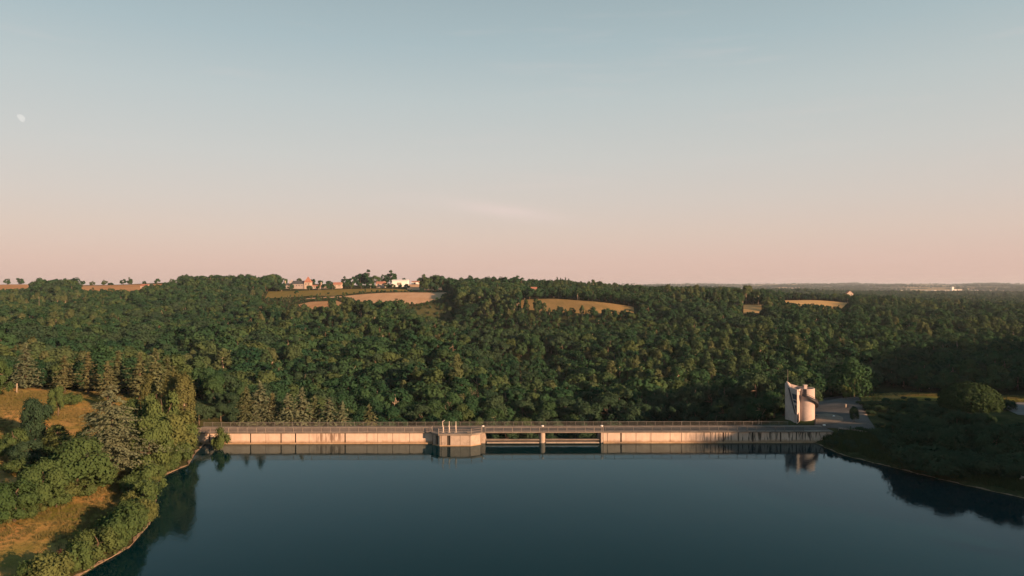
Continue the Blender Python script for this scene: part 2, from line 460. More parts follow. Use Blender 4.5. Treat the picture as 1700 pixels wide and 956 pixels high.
# valley just behind the dam, lower slopes, the two banks
CP += [(x, 163, -14) for x in (-45, -20, 10, 35)] + [(x, 180, -14) for x in (-30, 0, 30)] + [(-62, 163, -3), (-66, 185, -2), (56, 166, -2), (50, 185, -9)]
CP += [(62, 158, 2.1), (66, 162, 2.1), (75, 168, 2.1), (85, 165, 2.2), (72, 155, 2.2), (80, 150, 2.3), (95, 140, 2.8), (108, 128, 3.2), (120, 115, 3.5), (80, 185, 2.0),
       (66, 175, 1.2), (95, 180, 2.0), (100, 205, 1.5), (125, 205, 1.6), (150, 200, 2.0), (150, 175, 2.5), (110, 165, 2.6), (130, 150, 3.0), (90, 215, 0.5)]
CP += [(-75, 152, 2.2), (-70, 160, 2.0), (-67, 96, 2.0), (-72, 84, 2.2), (-66, 112, 1.9), (-72, 125, 2.6), (-80, 105, 3.4), (-85, 130, 4.0), (-95, 145, 5.5), (-95, 120, 4.6), (-105, 130, 5.8),
       (-110, 160, 7.2), (-118, 174, 8.4), (-135, 165, 9.4), (-100, 180, 6.5), (-90, 165, 5.0), (-85, 190, 4.0), (-70, 60, 3.0), (-100, 60, 6.0), (-80, 0, 4.0), (-140, 100, 9.0), (-200, 50, 14.0), (-300, 120, 22.0)]
# wooded rise on the right, behind the camera's field of view; it holds the low sun off the right bank
for s in range(-20, 321, 40):
    CP.append((176 + .63 * s, 52 + .77 * s, 24.0 + 8 * min(1, max(0, s / 110)))); CP.append((236 + .63 * s, 4 + .77 * s, 28.0 + 8 * min(1, max(0, s / 110))))
CP += [(125, 80, 5.0), (130, 40, 5.0), (130, -40, 6.0), (200, -60, 13.0), (300, -100, 16.0), (500, 200, 12.0), (400, -400, 12.0), (-300, -300, 20.0), (0, -600, 8.0), (1500, -200, 10), (-1500, -200, 25)]
CP = np.array(CP, dtype=float)
def _phi(r): return np.sqrt(r * r + 25.0)
def _fit():
    xy = CP[:, :2]; n = len(CP)
    d = np.sqrt(((xy[:, None] - xy[None]) ** 2).sum(-1))
    A = np.zeros((n + 1, n + 1)); A[:n, :n] = _phi(d) - np.eye(n) * 4.0; A[:n, n] = 1; A[n, :n] = 1
    return np.linalg.solve(A, np.append(CP[:, 2], 0))
_W = _fit()
def rbf(x, y):
    out = np.empty(len(x))
    for i in range(0, len(x), 20000):
        d = np.sqrt((x[i:i + 20000, None] - CP[None, :, 0]) ** 2 + (y[i:i + 20000, None] - CP[None, :, 1]) ** 2)
        out[i:i + 20000] = _phi(d) @ _W[:-1] + _W[-1]
    return out

LAKE = np.array([(-58, -150), (-53, 40), (-51.5, 70), (-51.6, 82), (-50.6, 90), (-52.6, 99), (-57.4, 110), (-61.5, 118), (-63.6, 124), (-62.6, 132), (-65.5, 141), (-67.5, 150), (-67.5, 157.5),
                 (66.5, 157.5), (66, 150), (67, 138), (71.7, 129), (77.7, 117.4), (82.6, 110), (90, 98), (100, 76), (106, 40), (104, -150), (0, -260)], dtype=float)
def inside(poly, x, y):
    c = np.zeros(len(x), dtype=bool)
    a = poly; b = np.roll(poly, -1, axis=0)
    for (x0, y0), (x1, y1) in zip(a, b):
        if y0 == y1: continue
        hit = ((y0 > y) != (y1 > y)) & (x < (x1 - x0) * (y - y0) / (y1 - y0) + x0)
        c ^= hit
    return c
def edge_dist(poly, x, y, closed=True):
    d = np.full(len(x), 1e9)
    b = np.roll(poly, -1, axis=0)
    rng_ = range(len(poly)) if closed else range(len(poly) - 1)
    for i in rng_:
        p, q = poly[i], b[i]
        e = q - p; l2 = (e ** 2).sum()
        t = np.clip(((x - p[0]) * e[0] + (y - p[1]) * e[1]) / max(l2, 1e-9), 0, 1)
        d = np.minimum(d, np.hypot(x - p[0] - t * e[0], y - p[1] - t * e[1]))
    return d
def sstep(a, b, x):
    t = np.clip((x - a) / (b - a), 0, 1); return t * t * (3 - 2 * t)
def ground_z(x, y):
    x = np.atleast_1d(np.asarray(x, float)); y = np.atleast_1d(np.asarray(y, float))
    z = rbf(x, y)
    near = (np.abs(x) < 400) & (y < 400) & (y > -500)
    # gentle unevenness of the land
    far = np.hypot(x, y)
    amp = sstep(25, 90, edge_dist(LAKE, x, y)) * (0.5 + 1.4 * sstep(250, 900, far) + 7.0 * sstep(2500, 9000, far))
    z = z + amp * (np.sin(x * .031 + 1.3 * np.sin(y * .017)) * .5 + np.sin(y * .043 + x * .013) * .35 + np.sin(x * .0061 - y * .0043 + 2) * .8 + .5 * np.sin(x * .0017 + y * .0011))
    sd = edge_dist(LAKE, x, y)
    ins = inside(LAKE, x, y)
    w = sstep(0, 11, sd)
    bank = (1 - w) * (0.06 + 0.20 * sd) + w * z
    b = np.clip((65.5 - np.abs(x)) / 3.0, 0, 1) * (y > 156)
    zo = bank * (1 - b) + z * b
    zi = -np.minimum(4.5, 0.45 * sd)
    zi = np.where((y > 150) & (np.abs(x) < 66), -5.0, zi)
    return np.where(ins, zi, np.where(near | (sd < 20), zo, z))
def gz(x, y): return float(ground_z([x], [y])[0])

def ray(px, py, d0=60.0):
    """where the sight line through a pixel of the photograph meets the bare ground"""
    D = np.concatenate([np.arange(d0, 400, 0.5), np.arange(400, 4000, 2.0), np.arange(4000, 14000, 20)])
    x = (px - 850) / FPX * D; zr = CAM_H - (py - 475) / FPX * D
    hit = np.nonzero(ground_z(x, D) > zr)[0]
    i = hit[0] if len(hit) else len(D) - 1
    return (float(x[i]), float(D[i]))

def axis_steps(lo, hi, core, fine, growth, cap):
    """coordinates: fine inside the core, growing outward"""
    a, b = core
    mid = list(np.arange(a, b + 1e-6, fine))
    out = [b]; s = fine
    while out[-1] < hi:
        s = min(s * growth, cap); out.append(out[-1] + s)
    inn = [a]; s = fine
    while inn[-1] > lo:
        s = min(s * growth, cap); inn.append(inn[-1] - s)
    return np.array(inn[:0:-1] + mid + out[1:])
gx = axis_steps(-12000, 12000, (-130, 130), 1.6, 1.035, 400)
gy = axis_steps(-700, 13500, (60, 215), 1.4, 1.03, 400)
GX, GY = np.meshgrid(gx, gy)
GZ = ground_z(GX.ravel(), GY.ravel())
nx, ny = len(gx), len(gy)
ii = (np.arange(ny - 1)[:, None] * nx + np.arange(nx - 1)[None, :]).ravel()
gme = mesh_np('ground', np.stack([GX.ravel(), GY.ravel(), GZ], 1), np.stack([ii, ii + 1, ii + nx + 1, ii + nx], 1), [M['ground']], smooth=True)
tag(link('ground', gme), kind='structure')

# water: one sheet over the lake bed, ending at the dam
wb = bmesh.new()
wpts = [(-75, -260), (112, -260), (112, 60), (104, 90), (88, 130), (74, 152.4), (-75, 152.4), (-75, 60)]
wb.faces.new([wb.verts.new((x, y, 0)) for x, y in wpts])
wme = bpy.data.meshes.new('lake_water'); wb.to_mesh(wme); wb.free(); wme.materials.append(M['water'])
tag(link('lake_water', wme), kind='structure')

NO_TREE = []                       # polygons without scattered trees: (polygon, margin)
def drape(name, pts, mat, step, off, kind='structure', margin=2.0, keep=True):
    """a polygon laid over the land, cut finely enough to follow it"""
    bm = bmesh.new()
    bm.faces.new([bm.verts.new((x, y, 0)) for x, y in pts])
    bmesh.ops.triangulate(bm, faces=bm.faces[:])
    xs = [p[0] for p in pts]; ys = [p[1] for p in pts]
    for axis, lo, hi in ((0, min(xs), max(xs)), (1, min(ys), max(ys))):
        c = lo + step
        while c < hi:
            co = [0, 0, 0]; no = [0, 0, 0]; co[axis] = c; no[axis] = 1
            bmesh.ops.bisect_plane(bm, geom=bm.verts[:] + bm.edges[:] + bm.faces[:], plane_co=co, plane_no=no)
            c += step
    vx = np.array([v.co.x for v in bm.verts]); vy = np.array([v.co.y for v in bm.verts])
    z = ground_z(vx, vy)
    for v, h in zip(bm.verts, z): v.co.z = h + off
    bmesh.ops.recalc_face_normals(bm, faces=bm.faces[:])
    if sum(f.normal.z for f in bm.faces) < 0: bmesh.ops.reverse_faces(bm, faces=bm.faces[:])
    me = bpy.data.meshes.new(name); bm.to_mesh(me); bm.free(); me.materials.append(mat)
    for p in me.polygons: p.use_smooth = True
    if keep: NO_TREE.append((np.array(pts, float), margin))
    return tag(link(name, me), kind=kind)

def pix_poly(*pp): return [ray(px, py) for px, py in pp]

# ------------------------------------------------------------------ tree shapes
def unit(v): return v / np.maximum(np.linalg.norm(v, axis=1, keepdims=True), 1e-9)
def sph(n, r): return unit(r.normal(size=(n, 3)))

def cards(c, nrm, size, r, aspect=1.0, axis=None):
    """leaf clumps as small four-cornered faces, folded a little along the middle"""
    n = len(c)
    nrm = unit(nrm)
    a = r.normal(size=(n, 3)) if axis is None else axis
    a = unit(a - nrm * (a * nrm).sum(1, keepdims=True))
    b = np.cross(nrm, a)
    s = np.asarray(size).reshape(-1, 1)
    k = 0.5 * s * aspect
    j = (r.random((4, n, 1)) - .5) * .5
    lift = nrm * s * 0.12
    v = np.stack([c - a * s * .55 * (1 + j[0]), c - b * k * (1 + j[1]) - lift, c + a * s * .55 * (1 + j[2]), c + b * k * (1 + j[3]) - lift], 1).reshape(-1, 3)
    f = np.arange(4 * n).reshape(n, 4)
    return v, f

def leaf_mesh(name, v, f, mat, r, tint=None):
    me = mesh_np(name, v, f, [mat])
    at = me.attributes.new('tint', 'FLOAT', 'POINT')
    t = r.random(len(f)) if tint is None else tint
    at.data.foreach_set('value', np.repeat(t, 4).astype(np.float32))
    return me

def lobed(r, H, rad, base, nl, nleaf, size, lobe=0.38, top=1.0, upright=0.0, rag=0.12, squash=1.0):
    """leaf clumps over many lobes set round an egg-shaped envelope from z=base to z=H"""
    d = sph(nl * 4, r); d = d[d[:, 2] > -0.8][:nl]; nl = len(d)
    hz = (H - base) / 2
    shape = np.where(d[:, 2:3] > 0, 1 - 0.25 * d[:, 2:3] * top, 1.0)
    lr = lobe * rad * r.uniform(0.65, 1.25, nl)
    off = r.uniform(0.62, 0.95, (nl, 1))
    lc = np.concatenate([d[:, :2] * rad * shape * off * (1 - lobe * .55), base + hz + d[:, 2:3] * hz * off * (1 - lobe * .5)], 1)
    lt = r.random(nl)
    w = lr ** 2; pick = r.choice(nl, nleaf, p=w / w.sum())
    u = sph(nleaf, r); u[:, 2] += 0.25; u = unit(u + 0.6 * d[pick])
    q = lr[pick, None] * (0.55 + 0.5 * r.random((nleaf, 1)) ** 0.6)
    q = q * (1 + rag * r.normal(size=(nleaf, 1)))
    sc = np.array([1, 1, squash + upright])
    c = lc[pick] + u * q * sc
    c[:, 2] = np.maximum(c[:, 2], base * .6)
    nrm = u * 1.0 + sph(nleaf, r) * 0.5 + np.array([0, 0, .1])
    v, f = cards(c, nrm, size * r.uniform(.6, 1.35, nleaf), r, 0.8)
    tint = np.clip(0.62 * lt[pick] + 0.38 * r.random(nleaf), 0, 1)
    return v, f, tint, lc

def trunk_mb(r, H, r0, limbs, lc=None, lean=0.0):
    m = MB()
    path = [(0, 0, -0.6)]
    dx, dy = r.normal(0, lean, 2)
    for k in range(1, 7):
        z = H * k / 6
        path.append((dx * k / 6 + r.normal(0, .03 * k), dy * k / 6 + r.normal(0, .03 * k), z))
    m.tube(path, [r0 * 1.25, r0, r0 * .85, r0 * .7, r0 * .55, r0 * .4, r0 * .2], 7)
    for k in range(limbs):
        i = int(r.integers(2, 6)); p = Vector(path[i])
        if lc is not None and len(lc):
            e = Vector(lc[int(r.integers(len(lc)))])
        else:
            a = r.uniform(0, 6.28); e = p + Vector((math.cos(a), math.sin(a), 1)) * H * .25
        mid = p.lerp(e, .5) + Vector((0, 0, -.15 * (e - p).length))
        m.tube([p, mid, e], [r0 * .5, r0 * .33, r0 * .12], 5)
    return m

def mb_mesh(mb, name, mat):
    me = bpy.data.meshes.new(name); me.from_pydata(mb.v, [], mb.f); me.materials.append(mat)
    for p in me.polygons: p.use_smooth = True
    return me

def conifer(r, H, rad, base, step, per, droop, size, mat, irregular=0.2, dens=1.0, curve=1.0, aspect=0.42, bare_gap=0.0):
    C, Nn, A, S = [], [], [], []
    z = base
    limbs = []
    while z < H - .2:
        t = (z - base) / (H - base)
        Lr = rad * (1 - t) ** curve * (0.35 + .65 * min(1, (t + .12) / .2)) + .18
        n = max(4, int(per * (1 - .5 * t)))
        a0 = r.uniform(0, 6.28)
        for k in range(n):
            if r.random() < bare_gap: continue
            a = a0 + 6.283 * k / n + r.normal(0, .2)
            Lb = Lr * (1 + r.normal(0, irregular)); Lb = max(.25, Lb)
            zz = z + r.normal(0, step * .3)
            m = max(2, int(Lb / size * 2.1 * dens))
            s = (np.arange(m) + r.random(m)) / m
            up = .25 * (1 - t)
            hz = zz + Lb * (up * s - droop * s ** 2)
            dirv = np.array([math.cos(a), math.sin(a), 0])
            side = np.array([-dirv[1], dirv[0], 0])
            p = dirv * (Lb * s)[:, None] + side * (r.normal(0, .13, m) * Lb * (.25 + .75 * s))[:, None]
            p[:, 2] = hz + r.normal(0, .06, m)
            C.append(p)
            nn = np.tile(np.array([0, 0, 1.0]), (m, 1)) + dirv * .45 + r.normal(0, .38, (m, 3)); Nn.append(nn)
            ax = dirv + side * r.normal(0, .7, m)[:, None] + np.array([0, 0, up - droop * 1.3]); A.append(ax)
            S.append(size * (1.25 - .45 * s) * r.uniform(.75, 1.25, m))
            limbs.append(((0, 0, zz), (dirv[0] * Lb * .8, dirv[1] * Lb * .8, zz + Lb * .8 * (up - droop * .8))))
        z += step * (1 - .35 * t) * r.uniform(.85, 1.15)
    C, Nn, A, S = map(np.concatenate, (C, Nn, A, S))
    v, f = cards(C, Nn, S, r, aspect, A)
    tr = MB()
    tr.tube([(0, 0, -.6), (0, 0, H * .5), (0, 0, H - .3)], [.02 * H + .05, .012 * H + .03, .03], 7)
    for p, q in limbs[::3]:
        tr.tube([p, q], [.05, .02], 4, cap=False)
    return v, f, tr

# each kind of tree is a list of (crown mesh, trunk mesh)
KIND = {}
def broad_kind(key, seed, H, rad, base, nl, nleaf, size, mat='leaf', bark='bark', limbs=5, lobe=.38, top=1.0, lean=.25, upright=0.0, rag=.12, squash=1.0):
    r = np.random.default_rng(seed)
    v, f, tint, lc = lobed(r, H, rad, base, nl, nleaf, size, lobe, top, upright, rag, squash)
    tm = trunk_mb(r, H * .82, .022 * H + .04, limbs, lc, lean)
    KIND.setdefault(key, []).append((leaf_mesh('crown', v, f, M[mat], r, tint), mb_mesh(tm, 'trunk', M[bark])))

def conifer_kind(key, seed, mat='needle', **k):
    r = np.random.default_rng(seed)
    v, f, tr = conifer(r, mat=None, **k)
    KIND.setdefault(key, []).append((leaf_mesh('crown', v, f, M[mat], r), mb_mesh(tr, 'trunk', M['bark'])))

for s in range(7):      # oaks, chestnuts and hornbeams of the wood, built finely for the near ranks
    rr = np.random.default_rng(100 + s)
    broad_kind('wood_near', 200 + s, 11 * rr.uniform(.9, 1.1), rr.uniform(3.5, 4.8), rr.uniform(.4, 1.2), int(rr.integers(16, 26)), 4200, .52, bark='pale_bark' if s % 3 == 2 else 'bark', limbs=7 if s % 3 == 2 else 4, lobe=rr.uniform(.32, .44))
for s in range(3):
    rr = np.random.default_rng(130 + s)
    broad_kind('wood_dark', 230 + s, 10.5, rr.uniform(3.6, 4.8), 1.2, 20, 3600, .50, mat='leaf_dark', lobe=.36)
for s in range(7):
    rr = np.random.default_rng(150 + s)
    broad_kind('wood_mid', 250 + s, 11 * rr.uniform(.88, 1.12), rr.uniform(3.4, 4.9), rr.uniform(.3, 1.0), int(rr.integers(15, 24)), 1300, .92, bark='pale_bark' if s == 5 else 'bark', limbs=6 if s == 5 else 3, lobe=rr.uniform(.34, .46))
for s in range(3):      # slimmer, taller and paler kinds mixed in
    rr = np.random.default_rng(160 + s)
    broad_kind('wood_slim', 260 + s, 13.5, rr.uniform(2.0, 2.8), .5, 20, 1100, .85, mat='leaf_pale' if s != 1 else 'leaf', bark='pale_bark', limbs=7, lobe=.46, upright=.45, rag=.22)
for s in range(2):
    broad_kind('wood_wide', 265 + s, 10.5, 6.0, .4, 30, 2000, .95, mat='leaf' if s else 'leaf_dark', limbs=4, lobe=.30)
for s in range(4):
    rr = np.random.default_rng(170 + s)
    broad_kind('wood_far', 270 + s, 11, rr.uniform(4.2, 5.6), .3, 12, 330, 1.9, limbs=1, lobe=.46)
for s in range(5):      # bank trees seen close: fine leaves
    rr = np.random.default_rng(190 + s)
    broad_kind('bank_tree', 290 + s, 8.0, rr.uniform(3.0, 3.9), .2, int(rr.integers(15, 24)), 7000, .36, mat='leaf_bright', lobe=rr.uniform(.32, .42), rag=.22, top=rr.uniform(.6, 1.4))
for s in range(4):
    rr = np.random.default_rng(210 + s)
    broad_kind('bank_dark', 310 + s, 8.0, rr.uniform(3.2, 4.0), .8, int(rr.integers(20, 28)), 6500, .36, mat='leaf_dark', lobe=.36, rag=.16)
for s in range(6):      # shrubs along the water
    rr = np.random.default_rng(220 + s)
    broad_kind('shrub', 330 + s, 4.0, rr.uniform(2.0, 2.7), .05, int(rr.integers(12, 20)), 3200, .34, mat='leaf_bright', limbs=6, lobe=.36, rag=.30, top=.6, lean=.1)
for s in range(2):
    broad_kind('shrub_dark', 350 + s, 3.0, 2.2, .05, 18, 2600, .32, mat='leaf_dark', limbs=5, lobe=.42, rag=.22, top=.5, lean=.1)
broad_kind('shrub_purple', 360, 2.6, 1.8, .05, 16, 2400, .26, mat='leaf_purple', limbs=6, lobe=.42, rag=.26, top=.5, lean=.1)
for s in range(3):
    broad_kind('poplar', 370 + s, 17, 1.9, .8, 44, 6500, .36, mat='poplar', lobe=.5, upright=.9, rag=.2, lean=.05, limbs=6, bark='pale_bark')
broad_kind('hill_poplar', 375, 15, 1.3, .6, 24, 700, .9, mat='leaf_dark', lobe=.55, upright=.8, limbs=0, lean=0)
for s in range(3):
    conifer_kind('spruce', 380 + s, 'needle_grey' if s != 1 else 'needle', H=12, rad=3.2, base=.7, step=.5, per=12, droop=.34, size=.62, irregular=.2, curve=.85, aspect=.55, dens=1.2)
for s in range(3):
    conifer_kind('pine', 390 + s, 'needle', H=11, rad=2.5, base=1.9, step=.55, per=11, droop=.08, size=.72, irregular=.28, curve=.75, aspect=.7, bare_gap=.1, dens=1.2)
conifer_kind('cedar', 400, 'needle_grey', H=15, rad=5.4, base=1.6, step=.72, per=14, droop=.26, size=.44, irregular=.26, dens=1.8, curve=.72, aspect=.6, bare_gap=.1)

def umbrella_pine(seed):
    r = np.random.default_rng(seed)
    n = 17000; rad = 6.1
    u = sph(n, r); u[:, 2] = np.abs(u[:, 2]) * np.where(r.random(n) < .8, 1, -.35)
    q = np.arange(420) + .5; ph = q * 2.39996; zz = 1 - 2 * q / 420
    cl = np.stack([np.sqrt(1 - zz ** 2) * np.cos(ph), np.sqrt(1 - zz ** 2) * np.sin(ph), zz], 1) + r.normal(0, .035, (420, 3)); cl = cl[cl[:, 2] > -.5]
    pick = r.integers(0, len(cl), n)
    lc = cl[pick] * np.array([rad, rad, 4.6]) * .9
    c = lc + sph(n, r) * (.72 * r.random((n, 1)) ** .5) + np.array([0, 0, 7.1])
    c[:, 2] = np.maximum(c[:, 2], 5.2 + .6 * r.random(n))
    nrm = cl[pick] * 1.0 + sph(n, r) * .6
    v, f = cards(c, nrm, .42 * r.uniform(.7, 1.3, n), r, .8)
    crown = leaf_mesh('crown', v, f, M['pine'], r)
    t = MB()
    t.tube([(0, 0, -.6), (.15, .05, 3), (.1, .1, 6.2)], [.5, .38, .3], 9)
    for k in range(9):
        a = 6.28 * k / 9
        t.tube([(.1, .1, 5.6), (math.cos(a) * 2.2, math.sin(a) * 2.2, 7.4), (math.cos(a) * 4.4, math.sin(a) * 4.4, 9.2)], [.2, .13, .05], 6)
    return crown, mb_mesh(t, 'trunk', M['bark'])
KIND['umbrella_pine'] = [umbrella_pine(410)]

def dead_tree(seed):
    r = np.random.default_rng(seed)
    m = MB(); H = 10
    m.tube([(0, 0, -.6), (.1, 0, 4), (.2, .2, 8), (.3, .1, H)], [.28, .22, .13, .05], 7)
    tips = []
    for k in range(16):
        z = r.uniform(3.5, 9); a = r.uniform(0, 6.28); l = r.uniform(1.4, 3.4) * (1.15 - z / 14)
        p = Vector((.2, .1, z)); e = p + Vector((math.cos(a) * l, math.sin(a) * l, l * .9)); mid = p.lerp(e, .5) + Vector((0, 0, -.2))
        m.tube([p, mid, e], [.11, .08, .035], 5); tips.append((mid, e))
        for q in range(3):
            b = mid.lerp(e, r.uniform(.2, .9)); e2 = b + Vector(r.normal(0, .7, 3)) + Vector((0, 0, .6))
            m.tube([b, e2], [.05, .02], 4)
    n = 900; i = r.integers(0, len(tips), n)
    c = np.array([tips[k][1] for k in i]) + r.normal(0, .7, (n, 3))
    v, f = cards(c, sph(n, r), .35 * r.uniform(.6, 1.2, n), r, .7)
    return leaf_mesh('crown', v, f, M['leaf'], r), mb_mesh(m, 'trunk', M['grey_bark'])
KIND['dead'] = [dead_tree(420 + k) for k in range(3)]

def plant(name, key, x, y, label, cat='tree', group=None, scale=1.0, sz=None, variant=None, rz=None, z=None, stem='trunk'):
    """one tree or shrub: an Empty at its foot with its crown and trunk"""
    kinds = KIND[key]
    c, t = kinds[(variant if variant is not None else random.randrange(len(kinds))) % len(kinds)]
    o = empty(name, (x, y, (gz(x, y) if z is None else z) - .05), random.uniform(0, 6.28) if rz is None else rz, label, cat, group)
    o.scale = (scale, scale, sz or scale)
    link('crown', c, o)
    link(stem, t, o)
    return o

# ------------------------------------------------------------------ the dam
Y0 = 150.0
CR = 2.5                            # level of the crest road
dam = empty('dam', (0, 152, 0), 0, 'long pale concrete dam wall holding back the lake, with an open two-bay spillway', 'dam')
DX = dam.location
def dbuild(mb, name, mat, **k):
    o = mb.build(name, mat, dam, **k); o.matrix_parent_inverse = Matrix.Translation((0, -152, 0)); return o
body = MB()
body.box(-71, -6.9, 150.45, 156, -26, 2.28)
body.box(20.0, 70.5, 150.45, 156, -26, 2.28)
body.box(-6.9, 20.0, 150.6, 156, -26, -0.35)
dbuild(body, 'core_wall', M['concrete_dark'])
def face(x0, x1, joints, wide):
    m = MB(); edges = [x0] + joints + [x1]
    for a, b in zip(edges[:-1], edges[1:]):
        ga = .17 if a in wide else .05
        gb = .17 if b in wide else .05
        m.box(a + ga, b - gb, Y0 + random.uniform(0, .012), 150.44, -4.5, 2.28)
    return dbuild(m, 'face_wall', M['dam_face'])
jl = [-66.6, -57.6, -54.2, -50.9, -47.7, -44.7, -43.0, -39.7, -36.8, -32.0, -29.6, -26.3, -22.6, -19.4]
face(-71, -17.5, jl, {-57.6, -47.7, -66.6, -36.8, -50.9})
jr = [20.9, 23.9, 27.2, 30.5, 34.7, 37.2, 40.4, 43.6, 45.5, 46.4, 49.8, 52.9, 54.4, 57.9, 59.0, 61.0, 64.4]
face(20.0, 70.5, jr, {23.9, 46.4, 52.9, 59.0})
for x in jl + jr:                   # the dark sealing strips set back in the joints
    j = MB(); j.box(x - .16, x + .16, 150.36, 150.447, -4.5, 2.26); dbuild(j, 'joint_seal', M['black_joint'])
for a, b in ((-71, -17.6), (20.0, 70.5)):
    lg = MB(); lg.box(a, b, 149.55, 149.99, -4.5, .24); dbuild(lg, 'toe_ledge', M['ledge'])
cp = MB()
for a, b in ((-71, -6.2), (-6.2, 20.0), (20.0, 70.5)):
    cp.box(a + .01, b - .01, 149.72, 150.9, 2.30, CR)
    cp.box(a + .01, b - .01, 155.3, 156.25, 2.30, CR)
dbuild(cp, 'coping', M['concrete_dark'])
dk = MB(); dk.box(-71, 70.5, 150.91, 155.29, 2.06, CR - .03); dbuild(dk, 'deck', M['concrete_dark'])
rd = MB(); rd.box(-71, 70.5, 151.3, 154.9, CR - .03, CR + .005); dbuild(rd, 'roadway', M['asphalt'])
for a, b in ((-6.88, -5.95), (19.5, 19.98)):
    ab = MB(); ab.box(a, b, 149.9, 156, -4.5, 2.28); dbuild(ab, 'abutment', M['concrete'])
pr = MB()
pr.prism([(6.62 + .62 * math.cos(a), 150.55 + .62 * math.sin(a)) for a in np.linspace(-math.pi, 0, 13)] + [(7.24, 155.4), (6.0, 155.4)], -5, 2.29)
dbuild(pr, 'pier', M['concrete'])
gt = MB()
for a, b in ((-5.94, 5.98), (7.26, 19.49)):
    gt.box(a, b, 150.7, 150.9, -.34, .62)
dbuild(gt, 'gate_leaf', M['dark_metal'])
gb = MB()
for a, b in ((-5.94, 5.98), (7.26, 19.49)):
    gb.box(a, b, 150.2, 150.69, .54, .78)
dbuild(gb, 'gate_beam', M['concrete_dark'])
sl = MB()
for a, b in ((-5.6, 5.9), (7.36, 19.1)):
    sl.box(a, b, 149.95, 150.6, -.5, .17)
dbuild(sl, 'sill', M['concrete'])

def railing(name, x0, x1, y, label, post=2.0, mat='steel', bal=.16, h=1.02, bw=.03, lean=0):
    r = empty(name, ((x0 + x1) / 2, y, CR), 0, label, 'railing', 'railings of the dam road')
    cx = (x0 + x1) / 2
    m = MB(); m.box(x0 - cx, x1 - cx, -.035, .035, h - .07, h); m.box(x0 - cx, x1 - cx, -.025, .025, .10, .15)
    m.build('handrail', M[mat], r)
    m = MB(); x = x0 + .1
    while x < x1:
        m.box(x - cx - bw / 2, x - cx + bw / 2, -.012, .012, .15, h - .07); x += bal
    m.build('baluster_infill', M[mat], r)
    pm = None
    n = int((x1 - x0) / post)
    for k in range(n + 1):
        if pm is None:
            m = MB(); m.box(-.04, .04, -.06, .06, 0, h + .03); o = m.build('post', M[mat], r); pm = o
        else:
            o = pm.copy(); COL.objects.link(o); o.parent = r
        o.location.x = x0 - cx + (x1 - x0) * k / n
    return r
railing('lakeside_railing', -70.5, -17.6, 149.95, 'lake-side steel railing on the wall left of the octagonal platform', bal=.15, bw=.045, mat='steel')
railing('lakeside_railing', -6.0, 20.0, 149.95, 'lake-side steel railing above the open spillway bays', bal=.24, bw=.03, mat='steel')
railing('lakeside_railing', 20.4, 64.0, 149.95, 'lake-side steel railing above the streaky right wall of the dam', bal=.24, bw=.03, mat='rail_dark')
railing('valley_railing', -70.5, 63.0, 156.0, 'long railing on the far side of the dam road, against the trees', bal=.2, bw=.035, mat='rail_dark')

# kerb line between road and footway
# intake platform: angled concrete chamber with a railed deck
plat = empty('intake_platform', (-12.1, 149, 0), 0, 'octagonal concrete intake platform with a railed deck, standing in the water against the dam', 'platform')
def pbuild(mb, name, mat, **k):
    o = mb.build(name, mat, plat, **k); o.matrix_parent_inverse = Matrix.Translation((12.1, -149, 0)); return o
OUT = [(-17.3, 149.9), (-17.3, 148.7), (-15.6, 147.25), (-9.1, 147.25), (-6.95, 148.6), (-6.95, 149.9)]
def grow(pts, d):
    c = np.array(pts).mean(0); return [tuple(np.array(p) + (np.array(p) - c) / np.linalg.norm(np.array(p) - c) * d) for p in pts]
ch = MB()
def seg(a, b, t0, t1, z0, z1, th=.35):
    a, b = np.array(a), np.array(b); d = (b - a) / np.linalg.norm(b - a); n = np.array([d[1], -d[0]])
    p, q = a + (b - a) * t0, a + (b - a) * t1
    ch.prism([tuple(p), tuple(q), tuple(q - n * th), tuple(p - n * th)], z0, z1)
seg(OUT[0], OUT[1], 0, .98, -4, 2.3)
seg(OUT[1], OUT[2], .02, .36, -4, 2.3); seg(OUT[1], OUT[2], .72, .98, -4, 2.3)
seg(OUT[2], OUT[3], .045, .23, -4, 2.3); seg(OUT[2], OUT[3], .345, .66, -4, 2.3); seg(OUT[2], OUT[3], .672, .985, -4, 2.3)
seg(OUT[3], OUT[4], .02, .98, -4, 2.3); seg(OUT[4], OUT[5], .02, 1, -4, 2.3)
pbuild(ch, 'chamber_wall', M['concrete'])
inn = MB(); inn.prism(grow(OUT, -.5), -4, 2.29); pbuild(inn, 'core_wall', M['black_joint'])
bs = MB(); bs.prism(grow(OUT, .10), -4, .2); pbuild(bs, 'base_ledge', M['ledge'])
sb = MB(); sb.prism(grow(OUT, .42), 2.32, 2.66); pbuild(sb, 'deck_slab', M['concrete_dark'])
PLR = grow(OUT, .3)
rl = MB(); pk = MB()
for a, b in zip(PLR[:-1], PLR[1:]):
    a, b = Vector((*a, 0)), Vector((*b, 0))
    for z in (3.66, 3.2):
        rl.tube([a + Vector((0, 0, z)), b + Vector((0, 0, z))], .028, 5)
    n = max(2, int((b - a).length / .3))
    for k in range(n + 1):
        p = a.lerp(b, k / n); pk.box(p.x - .013, p.x + .013, p.y - .013, p.y + .013, 2.66, 3.64)
pbuild(rl, 'handrail', M['steel']); pbuild(pk, 'baluster_infill', M['steel'])
for a in PLR:
    m = MB(); m.box(a[0] - .06, a[0] + .06, a[1] - .06, a[1] + .06, 2.66, 3.85); pbuild(m, 'post', M['steel'])
hatch = MB(); hatch.box(-9.9, -8.8, 148.2, 149.2, 2.661, 2.95); pbuild(hatch, 'hatch', M['rail_dark'])

